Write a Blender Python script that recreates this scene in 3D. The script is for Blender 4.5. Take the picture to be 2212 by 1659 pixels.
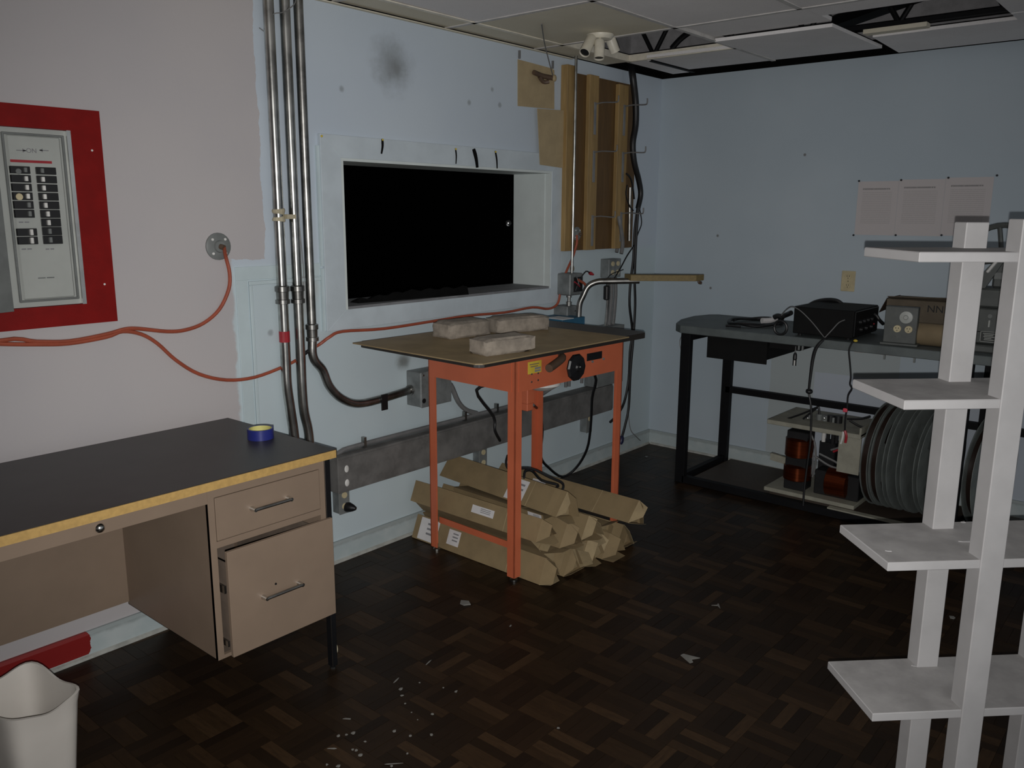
import bpy, bmesh, math, random
from mathutils import Vector, Matrix
random.seed(7)
S = bpy.context.scene
for o in list(bpy.data.objects): bpy.data.objects.remove(o)
COL = S.collection

# ---------------------------------------------------------------- camera, world, light
F, YAW, PITCH, ROLL = 1818.3, 0.86737, -0.20222, 0.005585
CAM = Vector((-5.0073, -2.9824, 1.5948))
_f = Vector((math.sin(YAW)*math.cos(PITCH), math.cos(YAW)*math.cos(PITCH), math.sin(PITCH)))
_r = Vector((math.cos(YAW), -math.sin(YAW), 0)); _u = _r.cross(_f)
RT = math.cos(ROLL)*_r + math.sin(ROLL)*_u
UP = -math.sin(ROLL)*_r + math.cos(ROLL)*_u
cd = bpy.data.cameras.new('camera'); co = bpy.data.objects.new('camera', cd); COL.objects.link(co)
cd.sensor_width = 36; cd.lens = F/2212*36; cd.clip_start = 0.02
co.matrix_world = Matrix(((RT.x, UP.x, -_f.x, CAM.x), (RT.y, UP.y, -_f.y, CAM.y), (RT.z, UP.z, -_f.z, CAM.z), (0, 0, 0, 1)))
S.camera = co

W = bpy.data.worlds.new('world'); S.world = W; W.use_nodes = True
W.node_tree.nodes['Background'].inputs[0].default_value = (0.92, 0.96, 1.0, 1)
W.node_tree.nodes['Background'].inputs[1].default_value = 0.36

# the phone's flash, a little below its lens
fl = bpy.data.lights.new('phone_flash', 'SPOT'); fl.energy = 250; fl.spot_size = math.radians(99); fl.spot_blend = 1.0
fl.shadow_soft_size = 0.004; fl.color = (1.0, 0.985, 0.965)
flo = bpy.data.objects.new('phone_flash', fl); COL.objects.link(flo)
M = co.matrix_world.copy(); M.translation = CAM - UP*0.027; flo.matrix_world = M

S.view_settings.view_transform = 'Standard'; S.view_settings.look = 'None'
S.view_settings.exposure = 0.0; S.view_settings.gamma = 1.0; S.view_settings.use_curve_mapping = False

# ---------------------------------------------------------------- measuring helpers (a sight line met with a real plane)
def sight(px, py): return _f + RT*((px-1106)/F) - UP*((py-829.5)/F)
def wa(px, py, y=0.0): d = sight(px, py); return CAM + d*((y-CAM.y)/d.y)      # on a plane parallel to the window wall
def wb(px, py, x=0.0): d = sight(px, py); return CAM + d*((x-CAM.x)/d.x)      # on a plane parallel to the right wall
def wz(px, py, z=0.0): d = sight(px, py); return CAM + d*((z-CAM.z)/d.z)      # on a level plane

# ---------------------------------------------------------------- mesh helpers
def rz(a): return Matrix.Rotation(a, 3, 'Z')
class MB:
    def __init__(s): s.v = []; s.f = []
    def add(s, vs, fs):
        n = len(s.v); s.v += [Vector(q) for q in vs]; s.f += [tuple(i+n for i in f) for f in fs]; return s
    def box(s, x0, x1, y0, y1, z0, z1, T=None):
        vs = [Vector((x, y, z)) for z in (z0, z1) for y in (y0, y1) for x in (x0, x1)]
        if T: vs = [T(q) for q in vs]
        return s.add(vs, [(0, 2, 3, 1), (4, 5, 7, 6), (0, 1, 5, 4), (2, 6, 7, 3), (0, 4, 6, 2), (1, 3, 7, 5)])
    def obox(s, c, ex, ey, ez):      # centre and three half vectors
        c, ex, ey, ez = map(Vector, (c, ex, ey, ez))
        return s.box(-1, 1, -1, 1, -1, 1, lambda q: c + ex*q.x + ey*q.y + ez*q.z)
    def bar(s, a, b, w, h=None, up=(0, 0, 1)):
        a, b = Vector(a), Vector(b); h = h or w; d = (b-a); L = d.length; d.normalize(); u = Vector(up)
        if abs(d.dot(u)) > .99: u = Vector((0, 1, 0))
        r = d.cross(u).normalized(); u = r.cross(d)
        return s.obox((a+b)/2, d*L/2, r*w/2, u*h/2)
    def prism(s, pts, off):
        off = Vector(off); n = len(pts); pts = [Vector(q) for q in pts]
        return s.add(pts + [q+off for q in pts], [tuple(range(n))[::-1], tuple(range(n, 2*n))] + [(i, (i+1) % n, n+(i+1) % n, n+i) for i in range(n)])
    def ring(s, c, ax, rad, n=16, off=0.0):
        ax = Vector(ax).normalized(); t = Vector((0, 0, 1)) if abs(ax.z) < .9 else Vector((1, 0, 0))
        a = ax.cross(t).normalized(); b = ax.cross(a)
        return [Vector(c) + (a*math.cos(2*math.pi*i/n+off) + b*math.sin(2*math.pi*i/n+off))*rad for i in range(n)]
    def lathe(s, c, ax, prof, n=20, closed=False):
        ax = Vector(ax).normalized(); c = Vector(c); base = len(s.v); k = len(prof)
        for r, h in prof: s.v += s.ring(c+ax*h, ax, max(r, 1e-5), n)
        for j in range(k-1 if not closed else k):
            j2 = (j+1) % k
            for i in range(n):
                i2 = (i+1) % n; s.f.append((base+j*n+i, base+j*n+i2, base+j2*n+i2, base+j2*n+i))
        if not closed:
            s.f.append(tuple(base+i for i in range(n))[::-1]); s.f.append(tuple(base+(k-1)*n+i for i in range(n)))
        return s
    def cyl(s, a, b, r, r2=None, n=16):
        a, b = Vector(a), Vector(b); return s.lathe(a, b-a, [(r, 0), (r if r2 is None else r2, (b-a).length)], n)
    def tube(s, pts, r, n=8, sm=4):
        pts = smooth(pts, sm) if sm > 1 else [Vector(q) for q in pts]
        base = len(s.v); ref = None
        for i, q in enumerate(pts):
            d = (pts[min(i+1, len(pts)-1)] - pts[max(i-1, 0)]).normalized()
            if ref is None: ref = d.cross(Vector((0, 0, 1)) if abs(d.z) < .9 else Vector((1, 0, 0))).normalized()
            ref = (ref - d*ref.dot(d)).normalized(); b = d.cross(ref); rr = r(i/(len(pts)-1)) if callable(r) else r
            s.v += [q + (ref*math.cos(2*math.pi*k/n)+b*math.sin(2*math.pi*k/n))*rr for k in range(n)]
        for i in range(len(pts)-1):
            for k in range(n):
                k2 = (k+1) % n; s.f.append((base+i*n+k, base+i*n+k2, base+(i+1)*n+k2, base+(i+1)*n+k))
        m = base+(len(pts)-1)*n
        s.f.append(tuple(base+k for k in range(n))[::-1]); s.f.append(tuple(m+k for k in range(n))); return s
    def ball(s, c, r, n=12, m=8, sc=(1, 1, 1)):
        c = Vector(c); base = len(s.v)
        for j in range(1, m):
            t = math.pi*j/m
            for i in range(n):
                a = 2*math.pi*i/n; s.v.append(c + Vector((r*sc[0]*math.sin(t)*math.cos(a), r*sc[1]*math.sin(t)*math.sin(a), r*sc[2]*math.cos(t))))
        s.v += [c+Vector((0, 0, r*sc[2])), c-Vector((0, 0, r*sc[2]))]
        for j in range(m-2):
            for i in range(n): s.f.append((base+j*n+i, base+(j+1)*n+i, base+(j+1)*n+(i+1) % n, base+j*n+(i+1) % n))
        t = base+(m-1)*n
        for i in range(n):
            s.f.append((t, base+i, base+(i+1) % n)); s.f.append((t+1, base+(m-2)*n+(i+1) % n, base+(m-2)*n+i))
        return s
    def build(s, name, mat, parent=None, bevel=0, smoothed=False, jitter=0):
        org = Vector((0, 0, 0)); p = parent
        while p is not None: org += p.location; p = p.parent
        top = parent is None
        if top:
            lo = [min(q[i] for q in s.v) for i in range(3)]; hi = [max(q[i] for q in s.v) for i in range(3)]
            org = Vector(((lo[0]+hi[0])/2, (lo[1]+hi[1])/2, lo[2]))
        me = bpy.data.meshes.new(name); me.from_pydata([q-org for q in s.v], [], s.f)
        bm = bmesh.new(); bm.from_mesh(me)
        bmesh.ops.recalc_face_normals(bm, faces=bm.faces)
        if bevel: bmesh.ops.bevel(bm, geom=list(bm.edges), offset=bevel, segments=1, affect='EDGES', profile=.5, clamp_overlap=True)
        if jitter:
            for q in bm.verts: q.co += Vector((random.uniform(-1, 1), random.uniform(-1, 1), random.uniform(-1, 1)))*jitter
        bm.to_mesh(me); bm.free()
        if smoothed:
            for pl in me.polygons: pl.use_smooth = True
            me.set_sharp_from_angle(angle=math.radians(38))
        me.materials.append(mat)
        o = bpy.data.objects.new(name, me); COL.objects.link(o)
        if top: o.location = org
        else: o.parent = parent
        return o
def smooth(pts, k):
    pts = [Vector(q) for q in pts]; out = []
    for i in range(len(pts)-1):
        p0, p1, p2, p3 = pts[max(i-1, 0)], pts[i], pts[i+1], pts[min(i+2, len(pts)-1)]
        for j in range(k):
            t = j/k; out.append(.5*((2*p1)+(p2-p0)*t+(2*p0-5*p1+4*p2-p3)*t*t+(3*p1-p0-3*p2+p3)*t**3))
    return out+[pts[-1]]
def thing(name, loc, label, cat, group=None):
    o = bpy.data.objects.new(name, None); o.empty_display_size = .05; COL.objects.link(o); o.location = Vector(loc)
    return tag(o, label, cat, group)
def tag(o, label, cat, group=None):
    o['label'] = label; o['category'] = cat
    if group: o['group'] = group
    return o
def struct(o): o['kind'] = 'structure'; return o
def B(*a, **k): return MB().box(*a, **k)

# ---------------------------------------------------------------- materials
def nodes(name):
    m = bpy.data.materials.new(name); m.use_nodes = True; nt = m.node_tree; return m, nt, nt.nodes['Principled BSDF']
class G:
    """tiny node-expression builder"""
    def __init__(s, nt): s.nt = nt
    def val(s, a, sock):
        if isinstance(a, (int, float)): sock.default_value = a
        elif isinstance(a, tuple): sock.default_value = a if len(a) == len(sock.default_value) else (*a, 1)
        else: s.nt.links.new(a, sock)
    def m(s, op, a, b=0.0, c=0.0):
        n = s.nt.nodes.new('ShaderNodeMath'); n.operation = op
        for i, q in enumerate((a, b, c)): s.val(q, n.inputs[i])
        return n.outputs[0]
    def mix(s, f, a, b):
        n = s.nt.nodes.new('ShaderNodeMix'); n.data_type = 'RGBA'
        s.val(f, n.inputs[0]); s.val(a, n.inputs[6]); s.val(b, n.inputs[7]); return n.outputs[2]
    def pos(s):
        n = s.nt.nodes.new('ShaderNodeNewGeometry'); x = s.nt.nodes.new('ShaderNodeSeparateXYZ')
        s.nt.links.new(n.outputs['Position'], x.inputs[0]); return n.outputs['Position'], x.outputs[0], x.outputs[1], x.outputs[2]
    def obj(s): return s.nt.nodes.new('ShaderNodeTexCoord').outputs['Object']
    def noise(s, vec, sc, det=3, rough=.5):
        n = s.nt.nodes.new('ShaderNodeTexNoise'); s.nt.links.new(vec, n.inputs['Vector']); n.inputs['Scale'].default_value = sc
        n.inputs['Detail'].default_value = det; n.inputs['Roughness'].default_value = rough; return n.outputs[0]
    def ramp(s, f, a, b):  # smooth 0..1 between a and b
        n = s.nt.nodes.new('ShaderNodeMapRange'); n.interpolation_type = 'SMOOTHSTEP'; s.val(f, n.inputs[0]); n.inputs[1].default_value = a; n.inputs[2].default_value = b; return n.outputs[0]
    def bump(s, h, st, dist=.002):
        n = s.nt.nodes.new('ShaderNodeBump'); n.inputs['Strength'].default_value = st; n.inputs['Distance'].default_value = dist
        s.nt.links.new(h, n.inputs['Height']); s.nt.links.new(n.outputs[0], s.nt.nodes['Principled BSDF'].inputs['Normal'])
def mat(name, col, rough=.6, metal=0.0, var=.12, sc=14, bump=.0, col2=None, stretch=None, spec=.5):
    m, nt, b = nodes(name); g = G(nt); v = g.obj()
    if stretch:
        mp = nt.nodes.new('ShaderNodeMapping'); mp.inputs['Scale'].default_value = stretch; nt.links.new(v, mp.inputs[0]); v = mp.outputs[0]
    n = g.noise(v, sc, 4, .6)
    a = tuple(c*(1-var) for c in col); c2 = col2 or tuple(min(1, c*(1+var)) for c in col)
    nt.links.new(g.mix(g.ramp(n, .3, .7), a, c2), b.inputs['Base Color'])
    b.inputs['Roughness'].default_value = rough; b.inputs['Metallic'].default_value = metal
    b.inputs['Specular IOR Level'].default_value = spec
    if bump: g.bump(g.noise(v, sc*3, 4, .6), bump)
    return m

PINK, BLUE, TEAL = (.50, .47, .47), (.55, .615, .68), (.555, .64, .668)
def wall_back_mat():
    m, nt, b = nodes('painted_plaster_back'); g = G(nt); P, x, y, z = g.pos()
    n1 = g.m('SUBTRACT', g.noise(P, 5, 5, .6), .5); n2 = g.m('SUBTRACT', g.noise(P, 22, 3, .6), .5)
    w = g.m('ADD', g.m('MULTIPLY', n1, .05), g.m('MULTIPLY', n2, .02))
    xx, zz = g.m('ADD', x, w), g.m('ADD', z, w)
    up = g.m('MULTIPLY', g.m('LESS_THAN', xx, -3.035), g.m('GREATER_THAN', zz, 1.405))
    lo = g.ramp(g.m('MULTIPLY', xx, -1), 3.185, 3.20)
    pink = g.m('MAXIMUM', up, lo)
    base = g.mix(g.ramp(z, 1.34, 1.40), TEAL, BLUE)
    tint = g.mix(g.ramp(g.noise(P, 1.6, 3, .5), .3, .7), (.94, .95, .97), (1, 1, 1))
    c = g.mix(pink, base, PINK)
    mul = nt.nodes.new('ShaderNodeMix'); mul.data_type = 'RGBA'; mul.blend_type = 'MULTIPLY'; mul.inputs[0].default_value = 1
    nt.links.new(c, mul.inputs[6]); nt.links.new(tint, mul.inputs[7]); c = mul.outputs[2]
    def blot(c, cx, cz, r0, r1, amt, colr=(.13, .13, .115)):
        d = g.m('SQRT', g.m('ADD', g.m('POWER', g.m('SUBTRACT', x, cx), 2), g.m('POWER', g.m('SUBTRACT', z, cz), 2)))
        d = g.m('ADD', d, g.m('MULTIPLY', g.m('SUBTRACT', g.noise(P, 14, 3, .6), .5), r1*.9))
        return g.mix(g.m('MULTIPLY', g.m('SUBTRACT', 1, g.ramp(d, r0, r1)), amt), c, colr)
    c = blot(c, -2.335, 2.235, .0, .16, .55); c = blot(c, -2.30, 2.215, .0, .07, .35)     # soot marks
    c = blot(c, -2.30, .885, .0, .065, .75)
    for cx, cz in ((-2.62, 2.10), (-1.83, 2.12), (-1.60, 2.13), (-3.03, 1.10), (-1.66, 2.2)): c = blot(c, cx, cz, .004, .018, .6, (.22, .24, .25))
    c = blot(c, -2.85, 1.28, .02, .11, .45, (.42, .40, .36)); c = blot(c, -2.87, 1.2, .02, .07, .4, (.42, .40, .36))
    nt.links.new(c, b.inputs['Base Color']); b.inputs['Roughness'].default_value = .62; b.inputs['Specular IOR Level'].default_value = .25
    g.bump(g.noise(P, 90, 3, .6), .15); return m
def wall_right_mat():
    m, nt, b = nodes('painted_plaster_right'); g = G(nt); P, x, y, z = g.pos()
    w = g.m('MULTIPLY', g.m('SUBTRACT', g.noise(P, 8, 3, .6), .5), .012); yy, zz = g.m('ADD', y, w), g.m('ADD', z, w)
    base = g.mix(g.ramp(g.noise(P, 1.3, 3, .5), .3, .7), (.435, .505, .562), (.478, .545, .598))
    def rect(c, y0, y1, z0, z1, colr):
        f = g.m('MULTIPLY', g.m('MULTIPLY', g.m('GREATER_THAN', yy, y0), g.m('LESS_THAN', yy, y1)), g.m('MULTIPLY', g.m('GREATER_THAN', zz, z0), g.m('LESS_THAN', zz, z1)))
        return g.mix(f, c, colr)
    c = rect(base, -1.62, -.862, -.1, .80, (.43, .475, .485))        # unpainted greenish patch behind the bench
    c = rect(c, -3.2, -1.14, .10, .655, (.485, .53, .595))
    c = rect(c, -1.62, -1.36, .80, .842, (.46, .39, .38))
    for cy, cz in ((-.42, 1.115), (-.98, 1.93), (-.45, 1.45)):
        d = g.m('SQRT', g.m('ADD', g.m('POWER', g.m('SUBTRACT', y, cy), 2), g.m('POWER', g.m('SUBTRACT', z, cz), 2)))
        c = g.mix(g.m('SUBTRACT', 1, g.ramp(d, .004, .012)), c, (.2, .2, .2))
    nt.links.new(c, b.inputs['Base Color']); b.inputs['Roughness'].default_value = .6; b.inputs['Specular IOR Level'].default_value = .25
    g.bump(g.noise(P, 90, 3, .6), .15); return m
def base_mat():
    m, nt, b = nodes('baseboard_paint'); g = G(nt); P, x, y, z = g.pos()
    w = g.m('MULTIPLY', g.m('SUBTRACT', g.noise(P, 18, 4, .6), .5), .05)
    red = g.m('MULTIPLY', g.m('LESS_THAN', g.m('ADD', x, w), -3.865), g.m('GREATER_THAN', z, .016))
    grime = g.mix(g.ramp(g.noise(P, 6, 4, .6), .35, .7), (.42, .49, .50), (.52, .57, .57))
    dirty = g.mix(g.ramp(g.m('ADD', z, g.m('MULTIPLY', g.noise(P, 30), .02)), .082, .10), grime, (.33, .37, .37))
    nt.links.new(g.mix(red, dirty, (.24, .010, .009)), b.inputs['Base Color']); b.inputs['Roughness'].default_value = .5; return m
def wood_floor_mat(kind, along_y):
    m, nt, b = nodes('parquet_'+kind+('_y' if along_y else '_x')); g = G(nt); P, x, y, z = g.pos()
    if kind == 'piece': r = nt.nodes.new('ShaderNodeObjectInfo').outputs['Random']
    else: r = nt.nodes.new('ShaderNodeNewGeometry').outputs['Random Per Island']
    if along_y: c = g.mix(r, (.0160, .0092, .0047), (.038, .0212, .0102))  # grain sheen painted in: strips along y get a lighter tone
    else: c = g.mix(r, (.0130, .0076, .0042), (.0235, .0132, .0068))
    r2 = g.m('FRACT', g.m('MULTIPLY', r, 7.31)); c = g.mix(g.m('GREATER_THAN', r2, .85 if along_y else .94), c, (.045, .0255, .0125))
    mp = nt.nodes.new('ShaderNodeMapping'); mp.inputs['Scale'].default_value = (60, 9, 1) if along_y else (9, 60, 1); nt.links.new(P, mp.inputs[0])
    gr = g.ramp(g.noise(mp.outputs[0], 1.6, 4, .7), .35, .75); c = g.mix(g.m('MULTIPLY', gr, .5), c, (.010, .006, .004))
    nt.links.new(c, b.inputs['Base Color']); b.inputs['Roughness'].default_value = .42; b.inputs['Specular IOR Level'].default_value = .2
    g.bump(g.noise(P, 60, 3, .6), .12); return m
def tile_mat(name, a, c2):
    m, nt, b = nodes(name); g = G(nt); P, x, y, z = g.pos()
    v = nt.nodes.new('ShaderNodeTexVoronoi'); v.inputs['Scale'].default_value = 120; nt.links.new(P, v.inputs[0])
    c = g.mix(g.ramp(g.noise(P, 2.2, 4, .6), .35, .7), a, c2); c = g.mix(g.m('MULTIPLY', g.m('LESS_THAN', v.outputs[0], .18), .25), c, (.2, .2, .2))
    nt.links.new(c, b.inputs['Base Color']); b.inputs['Roughness'].default_value = .9; b.inputs['Specular IOR Level'].default_value = .1
    g.bump(g.noise(P, 160, 3, .7), .3); return m
def paper_mat():
    m, nt, b = nodes('printed_paper'); g = G(nt); t = nt.nodes.new('ShaderNodeTexCoord'); s = nt.nodes.new('ShaderNodeSeparateXYZ'); nt.links.new(t.outputs['Generated'], s.inputs[0])
    u, v = g.m('SUBTRACT', 1, s.outputs[1]), s.outputs[2]
    row = g.m('GREATER_THAN', g.m('FRACT', g.m('MULTIPLY', v, 30)), .55)
    body = g.m('MULTIPLY', g.m('MULTIPLY', g.m('GREATER_THAN', u, .12), g.m('LESS_THAN', u, .86)), g.m('MULTIPLY', g.m('GREATER_THAN', v, .2), g.m('LESS_THAN', v, .80)))
    cmb = nt.nodes.new('ShaderNodeCombineXYZ'); nt.links.new(g.m('MULTIPLY', u, 60), cmb.inputs[0]); nt.links.new(g.m('FLOOR', g.m('MULTIPLY', v, 30)), cmb.inputs[1])
    wd = g.m('GREATER_THAN', g.noise(cmb.outputs[0], 1.0, 2), .42)
    ttl = g.m('MULTIPLY', g.m('MULTIPLY', g.m('GREATER_THAN', v, .845), g.m('LESS_THAN', v, .872)), g.m('MULTIPLY', g.m('GREATER_THAN', u, .12), g.m('LESS_THAN', u, .8)))
    c = g.mix(g.m('MULTIPLY', g.m('MULTIPLY', row, body), g.m('MULTIPLY', wd, .18)), (.56, .52, .52), (.1, .1, .1))
    c = g.mix(g.m('MULTIPLY', ttl, g.m('MULTIPLY', wd, .6)), c, (.12, .12, .12))
    nt.links.new(c, b.inputs['Base Color']); b.inputs['Roughness'].default_value = .8; return m

MT = dict(
 wback=wall_back_mat(), wright=wall_right_mat(), base=base_mat(), stripx=wood_floor_mat('piece', 0), stripy=wood_floor_mat('piece', 1), fieldx=wood_floor_mat('field', 0), fieldy=wood_floor_mat('field', 1),
 sub=mat('dark_subfloor', (.012, .009, .007), .7), tile=tile_mat('ceiling_tile_grey', (.78, .755, .75), (.84, .815, .81)),
 cream=tile_mat('ceiling_tile_cream', (.66, .61, .49), (.73, .68, .56)), tbarg=mat('grey_grid_bar', (.55, .53, .51), .6), tbar=mat('white_grid_bar', (.74, .69, .58), .5),
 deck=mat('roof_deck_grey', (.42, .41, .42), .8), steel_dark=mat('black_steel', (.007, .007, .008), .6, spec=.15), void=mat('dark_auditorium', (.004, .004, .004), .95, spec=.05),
 frame=mat('window_paint', (.54, .605, .65), .5, bump=.1, var=.06, sc=6), panelpaint=mat('teal_panel_paint', (.54, .635, .66), .5, var=.05, sc=5),
 jamb=mat('jamb_paint', (.63, .685, .675), .6, var=.05, sc=5), sill=mat('sill_grey', (.20, .205, .215), .7),
 red=mat('red_gloss_paint', (.205, .0055, .0045), .5, var=.1, spec=.2), grey=mat('grey_enamel', (.40, .415, .39), .42, var=.06, sc=5), greyd=mat('grey_enamel_dark', (.17, .18, .175), .5),
 black=mat('black_plastic', (.008, .008, .009), .4), blackm=mat('black_paint_matte', (.008, .008, .008), .7, spec=.15), white=mat('white_plastic', (.72, .71, .68), .4),
 chrome=mat('bright_metal', (.68, .68, .66), .22, 1.0, var=.1), galv=mat('galvanised_conduit', (.44, .44, .42), .26, 1.0, var=.35, sc=9), galvd=mat('dull_conduit', (.30, .295, .28), .34, 1.0, var=.35, sc=12),
 box=mat('zinc_box', (.21, .225, .225), .55, .35, var=.25, sc=12, bump=.1), race=mat('dusty_grey_steel', (.145, .141, .135), .65, .1, var=.25, sc=9, bump=.1),
 cord=mat('orange_cord', (.34, .075, .038), .5, var=.1), cable=mat('black_cable', (.008, .008, .009), .45), gcable=mat('grey_cable', (.16, .16, .16), .55), wire=mat('thin_grey_wire', (.20, .20, .20), .5),
 orange=mat('orange_enamel', (.55, .135, .062), .42, var=.06, sc=5), hard=mat('brown_hardboard', (.285, .208, .108), .55, var=.14, sc=7), edge=mat('black_edge', (.022, .018, .015), .5),
 tabledark=mat('charcoal_laminate', (.055, .055, .056), .5), brick=mat('grey_concrete', (.29, .25, .205), .95, var=.2, sc=24, bump=.7), card=mat('corrugated_cardboard', (.245, .178, .092), .8, var=.10, sc=10),
 cardin=mat('cardboard_inside', (.34, .26, .145), .8), shoe=mat('worn_shoe_paint', (.40, .405, .375), .6, var=.15, sc=20), boxk=mat('dark_kraft', (.125, .10, .07), .8), cardk=mat('brown_kraft', (.22, .165, .095), .8, var=.12, sc=8), sticker=mat('white_sticker', (.66, .64, .64), .6, var=.05), ink=mat('grey_print', (.22, .22, .23), .7),
 tan=mat('tan_steel_paint', (.225, .165, .120), .42, var=.05, sc=5), tand=mat('tan_inner', (.15, .115, .09), .55), dtop=mat('dark_laminate', (.030, .0275, .0265), .42, var=.12, sc=9), dedge=mat('yellow_wood_edge', (.46, .29, .095), .6, var=.10, sc=60),
 tapeb=mat('blue_tape', (.018, .025, .17), .4), tapey=mat('yellow_core', (.62, .58, .20), .6), bin=mat('off_white_plastic', (.62, .58, .53), .4, var=.04, sc=4), shelf=mat('white_shelf_paint', (.37, .362, .362), .5, var=.06, sc=7, bump=.12),
 shelftop=mat('dusty_shelf_top', (.30, .29, .285), .65, var=.14, sc=12), btop=mat('grey_bench_top', (.105, .122, .122), .55, var=.15, sc=8), bwood=mat('brown_board', (.05, .036, .026), .6),
 pine=mat('pine_wood', (.33, .215, .085), .6, var=.16, sc=6, stretch=(6, 6, .7)), ply=mat('dark_plywood', (.12, .066, .022), .6, var=.15, sc=6, stretch=(5, 5, .7)), kraft2=mat('kraft_paper', (.42, .325, .19), .8, var=.08, sc=10),
 bluebox=mat('blue_enamel', (.025, .115, .20), .5), armwood=mat('olive_board', (.20, .145, .055), .6, stretch=(2, 6, 6)), ivory=mat('ivory_plastic', (.56, .48, .30), .45), cream2=mat('cream_enamel', (.66, .62, .52), .42),
 copper=mat('copper_winding', (.15, .030, .008), .28, .85, var=.3, sc=3, stretch=(1, 1, 60)), chass=mat('chassis_putty', (.30, .29, .235), .55), iron=mat('core_iron', (.014, .014, .015), .5, .2), reelm=mat('grey_reel', (.19, .21, .20), .5, .1), film=mat('brown_film', (.022, .013, .010), .3),
 cast=mat('cast_grey_enamel', (.085, .092, .088), .45, .1), plate=mat('etched_plate', (.05, .052, .05), .4, .3), paper=paper_mat(), paperw=mat('white_paper', (.66, .66, .66), .7), pin=mat('dark_pin', (.012, .014, .02), .4), yellow=mat('yellow_label', (.62, .46, .05), .5), chip=mat('paint_chip', (.18, .175, .16), .8),
 redp=mat('red_plastic', (.36, .02, .03), .4), pinkp=mat('pink_clip', (.75, .09, .13), .4), brownk=mat('brown_fitting', (.095, .06, .04), .5), cloth=mat('black_cloth', (.006, .006, .006), .95, spec=.05), putty=mat('putty', (.45, .40, .28), .8), navy=mat('navy_plug', (.012, .016, .06), .4))

# ================================================================ THE ROOM
# floor of small parquet strips
floor = struct(B(-6.7, .05, -5.2, .02, -.03, -.004).build('floor', MT['sub']))
bs, per = .155, 4; sw = bs/per
me_x = bpy.data.meshes.new('parquet_strip_x'); me_y = bpy.data.meshes.new('parquet_strip_y')
gp = .0009
for me, (lx, ly), mk in ((me_x, (bs, sw), 'stripx'), (me_y, (sw, bs), 'stripy')):
    m = B(gp/2, lx-gp/2, gp/2, ly-gp/2, -.004, 0); me.from_pydata([tuple(q) for q in m.v], [], m.f); me.materials.append(MT[mk])
cand = []
for i in range(-43, 0):
    for j in range(-33, 0):
        x0, y0 = i*bs, j*bs
        for k in range(per):
            X, Y = (x0, y0+k*sw) if (i+j) % 2 else (x0+k*sw, y0)
            c = Vector((X, Y, 0)); d = c - CAM; w = d.dot(_f); u = d.dot(RT)/w*F+1106 if w > .1 else -1; v = 829.5-d.dot(UP)/w*F if w > .1 else -1
            vis = 170 < u < 2050 and 1230 < v < 1655 and not (X < -3.2 and Y > -.72)
            cand.append((w*w*(1+.0*v) if vis else 1e9, X, Y, (i+j) % 2))
cand.sort(); rest = MB(); rpar = []
for n, (key, X, Y, par) in enumerate(cand):
    dz = random.uniform(-.0006, .0004)
    if n < 300:
        o = bpy.data.objects.new('parquet_strip', me_x if par else me_y); COL.objects.link(o); o.parent = floor
        o.location = Vector((X, Y, dz)) - floor.location
    else:
        lx, ly = (bs, sw) if par else (sw, bs); rest.box(X+gp/2, X+lx-gp/2, Y+gp/2, Y+ly-gp/2, -.004, dz); rpar += [0 if par else 1]*6
fo = rest.build('parquet_field', MT['fieldx'], floor); fo['kind'] = 'stuff'; fo.data.materials.append(MT['fieldy'])
for pl_, k_ in zip(fo.data.polygons, rpar): pl_.material_index = k_

# walls
WX0, WX1, WZ0, WZ1 = -2.651, -1.178, 1.165, 1.815
wl = B(-6.7, WX0, 0, .25, -.03, 2.44).box(WX1, .2, 0, .25, -.03, 2.44).box(WX0, WX1, 0, .25, -.03, WZ0).box(WX0, WX1, 0, .25, WZ1, 2.44)
wall_back = struct(wl.build('wall_back', MT['wback']))
wall_right = struct(B(0, .2, -5.2, 0, -.03, 2.44).build('wall_right', MT['wright']))
pl = B(-6.9, .75, .7, .75, 2.2, 3.02).box(.7, .75, -5.4, .7, 2.2, 3.02).box(.2, .7, -5.4, .7, 2.2, 2.24).box(-6.9, .2, .25, .7, 2.2, 2.24).box(-6.9, .2, -5.45, -5.4, 2.44, 3.02).box(-6.9, -6.85, -5.4, .25, 2.44, 3.02)
struct(B(-6.9, -6.7, -5.2, .25, -.03, 2.44).build('wall_left', MT['wback']))
struct(pl.build('wall_plenum', MT['deck']))       # closes the space above the ceiling
struct(B(.03, .18, -5.2, .2, 2.44, 2.53).box(-.66, .03, .03, .2, 2.44, 2.50).build('gap_shade_strip', MT['void']))        # added black strips standing in for the shade in the ceiling gap
# dark hall beyond the opening
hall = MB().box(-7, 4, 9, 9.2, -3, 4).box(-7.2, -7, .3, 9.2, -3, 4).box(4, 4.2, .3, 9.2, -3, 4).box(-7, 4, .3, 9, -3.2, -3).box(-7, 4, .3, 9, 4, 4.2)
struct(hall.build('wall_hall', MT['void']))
struct(B(-7, 1.5, -5.4, 2.2, 3.02, 3.08).build('roof_deck', MT['deck']))

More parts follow.
